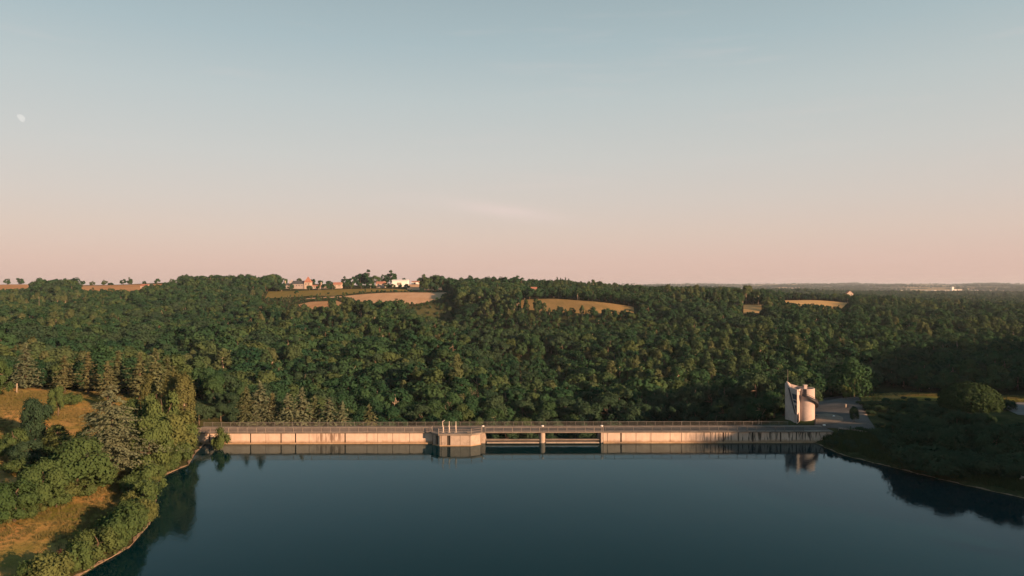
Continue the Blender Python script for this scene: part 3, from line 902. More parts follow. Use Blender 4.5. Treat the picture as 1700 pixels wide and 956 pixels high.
def hoist(x, y, label, bent):
    o = empty('gate_hoist', (x, y, 2.66), 0, label, 'hoist', 'hoist columns on the intake platform')
    m = MB(); m.tube([(0, 0, 0), (0, 0, 1.3)], [.15, .13], 10); m.box(-.26, .26, -.2, .2, 0, .1); m.build('pedestal', M['hoist_paint'], o)
    m = MB(); m.box(-.19, .15, -.15, .15, 1.3, 1.5); m.build('gearbox', M['hoist_paint'], o)
    m = MB(); m.tube([(-.12 if bent else .02, 0, 1.52), (-.14 if bent else .02, 0, 2.45)], [.085, .07], 8)
    if bent: m.tube([(-.14, 0, 2.42), (.12, -.02, 2.52), (.38, -.04, 2.74)], [.09, .07, .04], 7)
    m.build('spindle_tube', M['hoist_paint'], o)
    m = MB(); m.tube([(.26 if bent else -.3, -.25, 1.38), (.26 if bent else -.3, .25, 1.38)], .05, 6); m.build('crank', M['dark_metal'], o)
hoist(-15.05, 148.6, 'pale hoist column with a bent arm on top, leftmost on the intake platform', True)
hoist(-13.75, 148.6, 'slim pale straight-topped hoist column standing between two others on the intake platform', False)
hoist(-12.3, 148.6, 'pale hoist column nearest the spillway on the intake platform', False)

for x, y, lb in ((-6.5, 151.05, 'flat-capped white lamp bollard beside the intake platform on the dam road'), (6.7, 151.05, 'flat-capped white lamp bollard above the spillway pier'),
              (19.8, 151.05, 'flat-capped white lamp bollard at the spillway end beside the right wall'), (69.2, 151.4, 'small white lamp bollard at the right end of the dam, below the tower')):
    o = empty('lamp_bollard', (x, y, CR), 0, lb, 'bollard', 'lamp bollards along the dam road')
    m = MB(); m.tube([(0, 0, 0), (0, 0, .95)], .09, 8); m.build('post', M['rail_dark'], o)
    m = MB(); m.tube([(0, 0, .9), (0, 0, .98), (0, 0, 1.14), (0, 0, 1.2)], [.2, .3, .3, .14], 10); m.build('cap', M['white'], o)

# ------------------------------------------------------------------ the control tower
TZ = 2.0
tw = empty('control_tower', (69.5, 165, TZ), 0, 'pale pink rounded concrete tower with curved outside stair at the dam\'s right end', 'tower')
def tbuild(mb, name, mat, **k):
    o = mb.build(name, mat, tw, **k); o.matrix_parent_inverse = Matrix.Translation((-69.5, -165, -TZ)); return o
TC = (70.95, 165.05); TR = 2.05
TA, TB = (67.3, 167.6), (67.75, 162.3)
TOP = 9.75
arc = [(TC[0] + TR * math.cos(a), TC[1] + TR * math.sin(a)) for a in np.linspace(R(-150), R(80), 40)]
foot = [TA, TB, (68.02, 162.45)] + arc + [(70.4, 168.6), (68.6, 168.9)]
sh = MB(); sh.prism(foot, TZ - .6, TOP - .55); tbuild(sh, 'shell_wall', M['tower'])
pa = MB()                           # parapet ring, left end rising to a fin
inner = grow(foot, -.3)
n = len(foot)
def ptop(i):
    x, y = foot[i]
    return TOP + (1.25 if i == 0 else 0) + (.5 if i == n - 1 else 0)
for i in range(n):
    k = (i + 1) % n
    a, b, c, d = foot[i], foot[k], inner[k], inner[i]
    if i == 0:                      # the front-left wall: high at the back, level after a third
        f1 = tuple(np.array(a) + (np.array(b) - np.array(a)) * .34); g1 = tuple(np.array(d) + (np.array(c) - np.array(d)) * .34)
        pa.prism([a, f1, g1, d], TOP - .55, [TOP + 1.25, TOP + .1, TOP + .1, TOP + 1.25])
        pa.prism([f1, b, c, g1], TOP - .55, [TOP + .1, TOP, TOP, TOP + .1])
    else:
        pa.prism([a, b, c, d], TOP - .55, [ptop(i), ptop(k), ptop(k), ptop(i)])
tbuild(pa, 'parapet', M['tower'])
rf = MB(); rf.prism(grow(foot, -.31), TOP - .549, TOP - .45); tbuild(rf, 'roof', M['rail_dark'])
vt = MB(); vt.box(71.0, 71.7, 165.9, 166.5, TOP - .44, TOP + .45); vt.box(70.9, 71.8, 165.8, 166.6, TOP + .45, TOP + .6); tbuild(vt, 'roof_vent', M['tower'])
def lw(t, z, out=0.0):              # a point on the front-left wall, t from its back corner
    a, b = np.array(TA), np.array(TB); d = (b - a) / np.linalg.norm(b - a); nn = np.array([d[1], -d[0]])
    p = a + (b - a) * t + nn * out
    return (p[0], p[1], z)
def lw_slab(pts, th, name, mat):
    m = MB(); q = [lw(t, z, .004) for t, z in pts] + [lw(t, z, th) for t, z in pts]; k = len(pts)
    m.add(q, [tuple(range(k - 1, -1, -1)), tuple(range(k, 2 * k))] + [(i, (i + 1) % k, k + (i + 1) % k, k + i) for i in range(k)])
    return tbuild(m, name, mat)
lw_slab([(0.0, TZ - .5), (.84, TZ - .5), (.86, 3.6), (.80, 4.0), (.22, TOP - .1), (0.0, TOP + .9)], .30, 'fin_wall', M['tower'])
lw_slab([(.84, 3.75), (.90, 3.75), (.30, TOP - .15), (.24, TOP - .15)], .16, 'gutter', M['dark_metal'])
for pts in ([(.56, 8.5), (.66, 7.3), (.97, 7.3), (.97, 8.5)], [(.68, 7.05), (.72, 6.5), (.97, 6.5), (.97, 7.05)], [(.80, 5.9), (.93, 4.4), (.97, 4.4), (.97, 5.9)]):
    w = lw_slab(pts, .05, 'window', M['window'])
    fb = MB()
    for k in range(len(pts)):
        p, q = Vector(lw(*pts[k], .05)), Vector(lw(*pts[(k + 1) % len(pts)], .05)); fb.tube([p, q], .045, 4)
    p, q = Vector(lw((pts[0][0] + .97) / 2, pts[0][1], .05)), Vector(lw((pts[1][0] + .97) / 2, pts[1][1], .05)); fb.tube([p, q], .035, 4)
    fr = fb.build('frame', M['rail_dark'], w); fr.matrix_parent_inverse = w.matrix_parent_inverse.copy(); fr.matrix_parent_inverse = Matrix.Identity(4)
dr = MB(); dr.box(67.78, 68.0, 162.24, 162.29, TZ, TZ + 1.9); tbuild(dr, 'door', M['dark_metal'])
dr = MB(); dr.prism([(68.22, 162.66), (68.66, 163.32), (68.63, 163.34), (68.19, 162.68)], TZ, TZ + 2.1); tbuild(dr, 'door', M['dark_metal'])
st = MB(); sr = MB(); sc2 = MB()
A0, A1, Z0s, Z1s = R(-128), R(12), 8.4, 4.9
K = 26
for k in range(K):
    t = k / (K - 1); a = A0 + (A1 - A0) * t; z = Z0s + (Z1s - Z0s) * t ** 1.25
    da = (A1 - A0) / K * .5
    ri, ro = TR + .01, TR + .75
    st.prism([(TC[0] + q * math.cos(b), TC[1] + q * math.sin(b)) for q, b in ((ri, a - da), (ro, a - da), (ro, a + da), (ri, a + da))], z - .16, z)
for lo, hi, mb_ in ((0.0, .62, sr), (.80, .90, sr)):
    for k in range(K - 1):
        q = []
        for t in (k / (K - 1), (k + 1) / (K - 1)):
            a = A0 + (A1 - A0) * t; z = Z0s + (Z1s - Z0s) * t ** 1.25
            q.append((a, z))
        (a, z), (b, z2) = q
        r0, r1 = TR + .76, TR + .82
        P = lambda rr, aa, zz: (TC[0] + rr * math.cos(aa), TC[1] + rr * math.sin(aa), zz)
        mb_.add([P(r0, a, z - .3 + lo), P(r1, a, z - .3 + lo), P(r1, b, z2 - .3 + lo), P(r0, b, z2 - .3 + lo), P(r0, a, z - .3 + hi), P(r1, a, z - .3 + hi), P(r1, b, z2 - .3 + hi), P(r0, b, z2 - .3 + hi)],
               [(0, 3, 2, 1), (4, 5, 6, 7), (0, 1, 5, 4), (1, 2, 6, 5), (2, 3, 7, 6), (3, 0, 4, 7)])
for k in range(0, K, 3):
    t = k / (K - 1); a = A0 + (A1 - A0) * t; z = Z0s + (Z1s - Z0s) * t ** 1.25
    sr.tube([(TC[0] + (TR + .79) * math.cos(a), TC[1] + (TR + .79) * math.sin(a), z - .2), (TC[0] + (TR + .79) * math.cos(a), TC[1] + (TR + .79) * math.sin(a), z + .6)], .03, 4)
tbuild(st, 'stair', M['rail_dark']); tbuild(sr, 'stair_railing', M['dark_metal'])
ld = MB(); ld.box(TC[0] + TR + .02, TC[0] + TR + 1.0, 165.6, 167.0, 4.72, 4.86); ld.box(TC[0] + TR + .92, TC[0] + TR + 1.0, 165.6, 167.0, 4.862, 5.75)
ld.box(TC[0] + TR + .4, TC[0] + TR + .55, 166.2, 166.35, TZ, 4.718); tbuild(ld, 'landing', M['rail_dark'])
dd = MB(); a = R(-118); dd.prism([(TC[0] + q * math.cos(b), TC[1] + q * math.sin(b)) for q, b in ((TR + .01, a - .18), (TR + .05, a - .18), (TR + .05, a + .2), (TR + .01, a + .2))], 7.95, 9.75); tbuild(dd, 'door', M['dark_metal'])
mast = MB(); mast.tube([(67.55, 167.3, TOP - .3), (67.55, 167.3, TOP + 4.2)], [.045, .025], 6); tbuild(mast, 'antenna', M['steel'])

# ------------------------------------------------------------------ meadows, fields, roads
def dp(*pp):                        # (pixel column, metres out) -> ground plan
    return [((px - 850) / FPX * D, D) for px, D in pp]
drape('meadow', [(-55.6, 72), (-54.8, 90), (-56.6, 99), (-61.2, 110), (-66, 119), (-68, 132), (-74, 145), (-84, 162), (-98, 176), (-122, 182), (-150, 180), (-175, 150), (-150, 100), (-112, 60), (-70, 52)], M['meadow'], 2.0, .07, margin=.5)
drape('meadow', pix_poly((1425, 656), (1500, 653.5), (1570, 654.5), (1720, 661), (1740, 669), (1650, 669), (1570, 668), (1500, 667), (1430, 668)), M['meadow'], 2.0, .07)
drape('lakeside_verge', [(68.5, 151), (68, 139.5), (72.6, 130.5), (78.6, 119), (83.6, 111.6), (91, 99.6), (101, 77), (107, 60), (140, 80), (128, 108), (112, 128), (100, 139), (86, 148), (76, 151)], M['verge'], 2.0, .06, margin=0)
drape('road', pix_poly((1352, 699), (1352, 713.5), (1385, 713.5), (1400, 715), (1415, 717.5), (1440, 722), (1480, 728), (1485, 722), (1452, 712), (1444, 700), (1430, 694.5), (1407, 692), (1390, 685.5), (1377, 680.5), (1384, 673), (1402, 664),
      (1398, 658), (1372, 661.5), (1353, 668), (1349, 682)), M['asphalt'], 1.5, .10, margin=1.5)
M['brown_gravel'] = rough_mat('brown_gravel', (0.15, 0.125, 0.10), (0.21, 0.175, 0.14), 0.5, 0.95, (0.10, 0.085, 0.07), 2.5)
drape('gravel_island', pix_poly((1353, 689.5), (1372, 688.5), (1388, 690.5), (1399, 695), (1400, 700.5), (1388, 704.5), (1370, 706), (1354, 706)), M['brown_gravel'], 1.5, .16)
drape('car_park', pix_poly((1656, 671), (1740, 671), (1740, 694), (1690, 691), (1668, 681)), M['gravel'], 2.0, .10, margin=1)
drape('tower_forecourt', pix_poly((1300, 700), (1351, 699), (1351, 704.5), (1300, 705)), M['verge'], 1.5, .08, margin=1)
drape('field', dp((-80, 830), (57, 830), (55, 1000), (-80, 1000)), M['tan'], 12, .3)
drape('field', dp((130, 830), (225, 845), (290, 900), (290, 1000), (130, 1000)), M['tan'], 12, .3)
drape('field', dp((504, 769), (508, 776), (574, 780), (640, 812), (690, 838), (744, 846), (740, 800), (728, 735), (690, 690), (640, 690), (600, 715), (572, 768)), M['wheat'], 8, .3)
drape('field', dp((495, 705), (515, 735), (560, 735), (572, 700), (540, 655), (503, 655)), M['tan'], 8, .3)
drape('field', dp((440, 792), (515, 800), (560, 786), (620, 826), (680, 856), (672, 886), (600, 886), (520, 872), (500, 862), (446, 856)), M['green_field'], 8, .3)
drape('field', dp((676, 880), (738, 880), (740, 965), (676, 965)), M['wheat'], 8, .3)
drape('field', dp((866, 690), (864, 640), (920, 610), (990, 590), (1052, 592), (1052, 640), (980, 665), (920, 690)), M['dry_field'], 8, .3)
drape('field', dp((1300, 905), (1298, 780), (1330, 715), (1395, 690), (1410, 720), (1412, 890)), M['wheat_gold'], 10, .3)
drape('field', dp((1234, 640), (1264, 640), (1264, 705), (1234, 705)), M['wheat_gold'], 8, .3)
drape('field', dp((1632, 3300), (1708, 3300), (1708, 4200), (1632, 4200)), M['wheat_gold'], 60, 1.0)
drape('field', dp((1590, 2300), (1694, 2250), (1694, 2650), (1590, 2650)), M['wheat_gold'], 40, .8)
drape('field', dp((-30, 322), (22, 325), (24, 345), (-30, 350)), M['tan'], 5, .2)
drape('field', dp((112, 318), (140, 318), (140, 335), (112, 335)), M['tan'], 5, .2)

def strip(name, pts, lo, hi, mat):
    m = MB(); P = [np.array(p) for p in pts]; out = []
    dense = []
    for a, b in zip(P[:-1], P[1:]):
        n = max(1, int(np.linalg.norm(b - a) / .6))
        dense += [a + (b - a) * k / n for k in range(n)]
    dense.append(P[-1]); vs = []
    W = 5
    for i, p in enumerate(dense):
        d = dense[min(i + 1, len(dense) - 1)] - dense[max(i - 1, 0)]; d = d / np.linalg.norm(d); nn = np.array([d[1], -d[0]])
        wob = .18 * math.sin(i * .9) + random.uniform(-.15, .15)
        for k in range(W + 1):
            vs.append(p + nn * (lo + (hi + wob - lo) * k / W))
    vs = np.array(vs); z = ground_z(vs[:, 0], vs[:, 1]) + .05 + np.array([random.uniform(0, .07) for _ in vs])
    fs = [(i * (W + 1) + k, i * (W + 1) + k + 1, (i + 1) * (W + 1) + k + 1, (i + 1) * (W + 1) + k) for i in range(len(dense) - 1) for k in range(W)]
    m.add([(a[0], a[1], h) for a, h in zip(vs, z)], fs)
    return tag(m.build(name, mat), kind='structure')
strip('shore_strip', LAKE[1:12], .0, -.28, M['stone'])
strip('shore_strip', LAKE[14:22], .0, -.18, M['stone'])

# ------------------------------------------------------------------ trees one can tell apart
HAND = []
HK = {'cedar': 15, 'bank_tree': 8, 'bank_dark': 8, 'poplar': 17, 'spruce': 12, 'pine': 11, 'shrub': 4, 'shrub_dark': 3, 'shrub_purple': 2.6, 'wood_near': 11, 'wood_dark': 10.5, 'wood_mid': 11, 'umbrella_pine': 11.8, 'hill_poplar': 15, 'dead': 10}
def tree_px(name, key, px, top, D=None, base=None, width=None, label=None, cat='tree', group=None, variant=None, stem='trunk', xs=1.0):
    if D is None: x, y = ray(px, base)
    else: x, y = (px - 850) / FPX * D, D
    z = gz(x, y)
    H = CAM_H - (top - 475) / FPX * y - z
    s = max(.25, H / HK[key])
    HAND.append((x, y))
    return plant(name, key, x, y, label, cat, group, s * xs, s, variant, stem=stem)

GL = 'trees on the left bank'
tree_px('cedar_tree', 'cedar', 185, 634, base=790, label='tall spreading grey-green cedar with layered drooping branches on the left bank', group=GL, xs=1.22)
for px, base, top, key, xs, lb in (
        (22, 866, 792, 'bank_tree', 1.25, 'leafy rounded tree at the lower left edge above the orange meadow'),
        (68, 846, 764, 'bank_tree', 1.1, 'leafy left-bank tree between the edge tree and the broad tree by the cedar'),
        (128, 818, 716, 'bank_tree', 1.1, 'broad leafy tree directly in front of the tall cedar'),
        (58, 740, 660, 'bank_dark', .68, 'dark rounded tree in the middle of the upper left meadow'),
        (20, 760, 704, 'bank_tree', .9, 'small leafy tree left of the rounded tree in the upper left meadow'),
        (92, 748, 700, 'bank_tree', .9, 'small leafy tree beside the cedar at the meadow edge'),
        (45, 776, 728, 'bank_dark', 1.2, 'low dark bushy tree below the rounded meadow tree'),
        (96, 690, 640, 'bank_tree', .7, 'slim young tree standing alone in the upper meadow'),
        (-6, 664, 596, 'bank_tree', .8, 'tree cut off by the left edge beside the upper meadow'),
        (150, 762, 700, 'bank_tree', 1.0, 'leafy tree showing behind the left side of the cedar')):
    tree_px('leafy_tree', key, px, top, base=base, label=lb, group=GL, xs=xs)
for px, D, top, key, xs, lb in (
        (285, 133, 674, 'bank_tree', 1.1, 'large bright leafy tree leaning over the water near the left end of the dam'),
        (303, 139, 692, 'bank_tree', .9, 'bright leafy tree touching the left end of the dam wall'),
        (248, 122, 690, 'bank_tree', .8, 'leafy tree between the cedar and the large waterside tree'),
        (228, 140, 655, 'bank_tree', .9, 'leafy tree behind the right side of the cedar'),
        (268, 136, 640, 'bank_tree', .7, 'tall leafy tree in front of the poplars'),
        (346, 166, 672, 'bank_dark', 1.2, 'dark bushy tree behind the railing, nearest the left bank'),
        (366, 168, 668, 'bank_dark', 1.2, 'dark bushy tree behind the railing, second from the left bank'),
        (388, 170, 664, 'bank_dark', 1.1, 'dark bushy tree behind the railing just left of the spruces'),
        (356, 180, 650, 'bank_dark', 1.2, 'taller dark tree behind the two bushy trees at the left railing end'),
        (380, 184, 648, 'bank_dark', 1.2, 'tall dark tree rising left of the first spruce behind the railing'),
        (330, 160, 668, 'bank_dark', 1.0, 'dark round tree behind the left end of the dam railing')):
    tree_px('leafy_tree', key, px, top, D=D, label=lb, group=GL, xs=xs)
for px, D, top, lb in ((304, 140, 596, 'slender poplar rising highest, rightmost of the left-bank poplars'), (284, 143, 603, 'slender poplar in the middle of the left-bank poplars'), (246, 146, 612, 'poplar standing just right of the cedar')):
    tree_px('poplar_tree', 'poplar', px, top, D=D, label=lb, group='poplars on the left bank', variant=len(HAND))
for px, D, top, key, xs, v, lb in (
        (42, 173, 566, 'spruce', 1.3, 0, 'big pale grey-green spruce at the top edge of the left meadow'),
        (107, 171, 586, 'pine', 1.1, 0, 'pine with a clear pointed top behind the upper left meadow'),
        (146, 172, 583, 'pine', 1.1, 1, 'pine with open layered branches behind the upper left meadow'),
        (178, 166, 596, 'pine', .9, 2, 'narrow pine standing behind the tip of the cedar'),
        (196, 176, 578, 'pine', 1.1, 0, 'brownish pine behind and right of the cedar tip'),
        (232, 170, 584, 'pine', 1.0, 1, 'pine left of the poplars, above the waterside trees'),
        (258, 172, 576, 'pine', 1.0, 2, 'tall pine between two others left of the poplars'),
        (278, 176, 588, 'pine', .9, 0, 'pine directly behind the poplars'),
        (408, 170, 640, 'spruce', 1.1, 1, 'spruce behind the left part of the dam, first from the bank'),
        (432, 171, 632, 'spruce', 1.15, 0, 'tallest pale spruce of the row behind the dam railing'),
        (452, 174, 650, 'spruce', 1.0, 1, 'small green spruce right of the tallest one behind the railing'),
        (478, 171, 650, 'spruce', 1.1, 2, 'pale spruce in the middle of the row behind the railing'),
        (500, 172, 644, 'spruce', 1.15, 0, 'pale pointed spruce right of the middle of the row behind the railing'),
        (522, 174, 656, 'spruce', 1.0, 1, 'green spruce between two pale ones behind the railing'),
        (545, 172, 658, 'spruce', 1.1, 2, 'pale low spruce near the right end of the row behind the railing'),
        (568, 173, 668, 'spruce', 1.0, 0, 'short spruce, second from the right end of the row behind the railing'),
        (612, 174, 672, 'spruce', 1.0, 1, 'short lone spruce ending the row behind the railing')):
    tree_px('conifer_tree', key, px, top, D=D, label=lb, group='conifers beside the lake', variant=v, xs=xs * (1.3 if px > 400 else 1.05))
tree_px('shrub', 'shrub', 365, 724, D=145, label='bright round bush growing out of the water in front of the left dam wall', cat='shrub', stem='stem', variant=1, xs=.7).location.z = -.4

for px, base, top in ((8, 868, 838), (40, 862, 834), (62, 852, 826), (92, 842, 812), (108, 828, 800), (140, 822, 796), (160, 812, 786), (172, 800, 776), (112, 815, 790), (76, 770, 742), (105, 762, 738), (30, 786, 760), (64, 702, 682), (118, 672, 652)):
    tree_px('shrub', 'shrub', px, top, base=base, label='green shrub growing under the left-bank trees at the edge of the meadow', cat='shrub', group='undershrubs on the left bank', xs=1.35, stem='stem')
# shrubs along the left shore
def along(poly, s):
    for a, b in zip(poly[:-1], poly[1:]):
        l = np.linalg.norm(b - a)
        if s <= l: d = (b - a) / l; return a + d * s, np.array([d[1], -d[0]])
        s -= l
    return poly[-1], np.array([1., 0])
SH = LAKE[2:12]
s = 4.0; k = 0
while s < 66:
    p, nn = along(SH, s)
    for off in (1.2, 3.3):
        q = p - nn * (off + random.uniform(-.5, .6))
        if ray(80, 930)[1] and not inside(LAKE, np.array([q[0]]), np.array([q[1]]))[0]:
            purple = (k in (7, 30))
            hgt = random.uniform(.50, 1.05) * (1.05 if off < 2 else .8)
            if 40 < s < 46: hgt *= 1.3
            key = 'shrub_purple' if purple else ('shrub_dark' if random.random() < .08 else 'shrub')
            plant('shrub', key, q[0], q[1], ('purple-brown shrub among the green shrubs on the left shore near the bottom of the picture' if k == 7 else 'purple-brown shrub on the left shore below the large waterside tree') if purple else
                  'green bushy shrub in the dense band of shrubs along the left shore', 'shrub', 'shrubs along the left shore', hgt, None, None, stem='stem')
        k += 1
    s += random.uniform(2.5, 3.3)

# right bank
GR = 'trees on the right bank'
tree_px('umbrella_pine', 'umbrella_pine', 1610, 636, D=150, label='big dark umbrella pine with a flat dome crown on the right bank', xs=1.15)
for px, D, top, key, xs, lb in (
        (1418, 160, 676, 'bank_dark', .62, 'small dark round tree standing alone in the bend of the road'),
        (1482, 146, 702, 'bank_dark', 1.2, 'low dark tree at the left end of the right-bank grove'),
        (1512, 143, 692, 'bank_dark', 1.3, 'dark leafy tree left of the umbrella pine, above the road'),
        (1548, 140, 692, 'bank_dark', 1.3, 'dark leafy tree in front of and left of the umbrella pine'),
        (1530, 131, 704, 'bank_dark', 1.3, 'dark tree close above the lake slope, left half of the grove'),
        (1600, 131, 704, 'bank_dark', 1.3, 'dark spreading tree in front of the umbrella pine trunk'),
        (1640, 131, 702, 'bank_dark', 1.3, 'dark spreading tree in front of the car park'),
        (1685, 130, 700, 'bank_dark', 1.3, 'dark tree at the right edge in front of the car park'),
        (1572, 127, 708, 'bank_dark', 1.25, 'dark tree lowest on the slope of the right bank'),
        (1652, 124, 712, 'bank_dark', 1.25, 'dark bushy tree on the slope at the right edge'),
        (1702, 123, 706, 'bank_dark', 1.25, 'dark tree half cut off by the right edge of the picture'),
        (1590, 143, 684, 'bank_dark', 1.5, 'dark bushy tree right under the umbrella pine crown'),
        (1622, 142, 684, 'bank_dark', 1.5, 'dark bushy tree before the umbrella pine, on its right side'),
        (1745, 126, 690, 'bank_dark', 1.3, 'dark tree mostly outside the right edge of the picture'),
        (1418, 205, 622, 'wood_near', .55, 'sunlit leafy tree where the road enters the wood behind the tower'),
        (1404, 196, 638, 'bank_tree', .8, 'bright young tree at the bend of the road behind the tower'),
        (1310, 182, 652, 'wood_near', 1.1, 'leafy tree directly behind the control tower'),
        (1285, 178, 650, 'wood_near', 1.2, 'leafy tree left of the control tower'),
        (1336, 188, 640, 'wood_near', 1.0, 'leafy tree whose top shows above the tower roof')):
    tree_px('leafy_tree', key, px, top, D=D, label=lb, group=GR, xs=xs)
for px, D, top in ((1430, 184, 672), (1450, 182, 668), (1470, 180, 671), (1492, 178, 668), (1515, 176, 672), (1540, 174, 674), (1445, 170, 684), (1462, 166, 690), (1480, 170, 684), (1500, 164, 688), (1500, 190, 662), (1560, 170, 676), (1430, 150, 712), (1455, 146, 714), (1668, 172, 668), (1425, 186, 672), (1440, 177, 676), (1460, 174, 676), (1485, 174, 676), (1510, 170, 680), (1530, 168, 680), (1475, 162, 692), (1495, 158, 694), (1520, 160, 688), (1545, 164, 684), (1470, 186, 664), (1515, 184, 664), (1540, 186, 664), (1575, 180, 668), (1590, 176, 672), (1460, 155, 704), (1480, 152, 706), (1505, 150, 704)):
    tree_px('shrub', 'shrub_dark', px, top - 2, D=D, label='dark shrub in the thicket between the road and the right meadow', cat='shrub', group='shrubs in the right-bank thicket', xs=1.3, stem='stem')
for px, D, top in ((1500, 134, 730), (1530, 126, 742), (1560, 123, 748), (1590, 122, 752), (1620, 121, 752), (1650, 119, 758), (1680, 118, 760), (1545, 131, 730), (1605, 127, 738), (1635, 126, 738), (1668, 127, 734), (1695, 119, 752), (1480, 140, 722), (1515, 137, 722), (1575, 134, 722), (1615, 137, 716)):
    tree_px('shrub', 'shrub_dark', px, top, D=D, label='dark shrub growing under the trees of the right-bank grove', cat='shrub', group='undershrubs of the right-bank grove', xs=1.5, stem='stem')
r2 = np.random.default_rng(5)
for k in range(16):
    p, nn = along(LAKE[14:19], 1.5 + k * 1.1 if k < 9 else 10 + (k - 9) * 6)
    q = p - nn * r2.uniform(1.0, 7.0)
    plant('shrub', 'shrub_dark', q[0], q[1], 'low dark shrub on the grassy slope of the right shore', 'shrub', 'low shrubs along the right shore', r2.uniform(.22, .5), None, None, stem='stem')

# trees on the skyline and round the farms on the hill
for px, top, D, xs, lb in (
        (12, 461, 985, 1.2, 'small round tree alone on the skyline at the far left edge'),
        (33, 458, 985, 1.3, 'lone tree with a wide crown on the left skyline above the tan field'),
        (122, 460, 960, .8, 'narrow tree on the skyline just right of the wooded knoll'),
        (138, 463, 985, 1.2, 'small lone tree on the skyline, first right of the knoll'),
        (154, 465, 985, 1.6, 'low wide tree on the skyline above the second tan field'),
        (173, 463, 985, 1.4, 'flat-topped tree on the skyline above the second tan field'),
        (184, 467, 985, 2.6, 'low spreading bushy tree on the skyline next to the flat-topped one'),
        (205, 460, 960, 1.3, 'left one of two dark trees touching each other on the skyline'),
        (215, 459, 962, 1.1, 'right one of two dark trees touching each other on the skyline'),
        (240, 464, 975, 1.3, 'mid-sized tree on the skyline between the twin trees and the wood'),
        (261, 460, 975, 1.1, 'dark upright tree on the skyline left of the wooded hilltop'),
        (286, 462, 960, 1.0, 'tree on the skyline at the left foot of the wooded hilltop')):
    tree_px('field_tree', 'wood_mid', px, top, D=D, label=lb, group='lone trees on the left skyline', xs=xs)
for px, top, D, lb in (
        (449, 460, 950, 'dark tree left of the old stone house on the hill'), (462, 457, 950, 'taller dark tree left of the old stone house'), (473, 459, 960, 'tree touching the left gable of the old stone house'),
        (497, 459, 965, 'round tree behind the roof of the old stone house'), (519, 461, 960, 'round tree right of the red tower roof'), (532, 463, 960, 'low tree behind the long farm outbuilding'),
        (547, 464, 960, 'low tree right of the farm outbuilding'), (572, 458, 930, 'leftmost of the tall trees by the farm'), (585, 455, 935, 'tall tree, second in the clump by the farm'), (598, 450, 940, 'tall tree with a high dome in the clump by the farm'),
        (611, 447, 940, 'highest tree of the clump by the farm'), (624, 455, 940, 'tree at the right end of the farm clump'), (638, 456, 945, 'tree behind the small stone cottage'), (649, 448, 945, 'tall crooked tree behind the white barn'),
        (656, 455, 945, 'tree behind the left end of the white barn'), (670, 460, 950, 'dark tree behind the right end of the white barn'), (704, 455, 868, 'big round tree alone between the two pink fields'), (722, 452, 880, 'narrow dark tree right of the lone round tree'),
        (735, 453, 880, 'broad tree at the edge of the wood right of the pink field'), (748, 456, 880, 'tree at the corner of the wood above the pink field'),
        (492, 481, 820, 'dark round tree in the dry grass field below the old house'), (545, 484, 805, 'small dark tree beside the hedge below the farm'), (583, 467, 890, 'low tree in front of the farm clump'), (600, 468, 890, 'low bushy tree between the farm clump and the field'), (615, 466, 895, 'bushy tree left of the stone cottage'), (574, 465, 893, 'leafy tree right of the pink farm house'),
        (664, 470, 893, 'dark bushy tree in front of the white barn'), (652, 469, 893, 'dark bushy tree at the left corner of the white barn'), (676, 470, 893, 'dark bushy tree at the right corner of the white barn'), (643, 467, 895, 'low dark tree between the cottage and the barn'), (528, 471, 885, 'low tree below the farm outbuilding'), (541, 469, 888, 'leafy tree at the right end of the farm outbuilding'), (552, 471, 890, 'bushy tree below the pink farm house'), (514, 472, 880, 'small tree below the red-roofed tower'), (483, 470, 888, 'bushy tree below the left wing of the manor'), (470, 468, 890, 'bushy tree at the left end of the manor')):
    tree_px('hill_tree', 'wood_mid', px, top, D=D, label=lb, group='trees round the farms on the hill', xs=1.0 if top < 464 else 1.5)
for px, top, lb in ((925, 455, 'leftmost and tallest of the hilltop poplars'), (931, 457, 'second hilltop poplar from the left'), (938.5, 456, 'third hilltop poplar, after a gap'), (944, 458, 'rightmost of the hilltop poplars')):
    tree_px('poplar_tree', 'hill_poplar', px, top, D=880, label=lb, group='poplars on the hilltop', xs=.75)
for px, D, lb in ((1010, 262, 'bare pale-branched dead tree in the wood behind the right wall'), (783, 232, 'bare pale tree in the wood above the platform'), (1392, 290, 'bare pale dead tree in the wood above the control tower'),
                   (742, 216, 'thin bare pale tree left of the platform in the wood'), (1180, 255, 'bare pale tree in the shaded wood left of the tower'), (188, 262, 'bare pale tree among the firs on the left')):
    zt = gz((px - 850) / FPX * D, D) + 11.2
    tree_px('dead_tree', 'dead', px, 475 + (CAM_H - zt) * FPX / D, D=D, label=lb, group='bare trees in the wood')

# ------------------------------------------------------------------ the wood
def visible_px(x, y): return 850 + x / y * FPX
pts = []
wr = np.random.default_rng(11)
for lo, hi, sp in ((160, 420, 6.6), (420, 1000, 7.7), (1000, 2200, 9.5), (2200, 4600, 14.0)):
    y = np.arange(lo, hi, sp)
    x = np.arange(-hi * .92, hi * .92, sp)
    X, Y = np.meshgrid(x, y)
    X = X + wr.uniform(-.42, .42, X.shape) * sp + (np.arange(len(y)) % 2)[:, None] * sp * .5
    Y = Y + wr.uniform(-.42, .42, Y.shape) * sp
    X, Y = X.ravel(), Y.ravel()
    P = visible_px(X, Y)
    ok = (Y >= lo) & (Y < hi) & (P > -160) & (P < 1860)
    ok &= ~((Y > 1080) & (P < 900)) & ~((Y > 2400) & (P < 1080))
    X, Y, P = X[ok], Y[ok], P[ok]
    pts.append(np.stack([X, Y, P, np.full(len(X), sp)], 1))
pts = np.concatenate(pts)
X, Y, P = pts[:, 0], pts[:, 1], pts[:, 2]
ok = np.ones(len(X), bool)
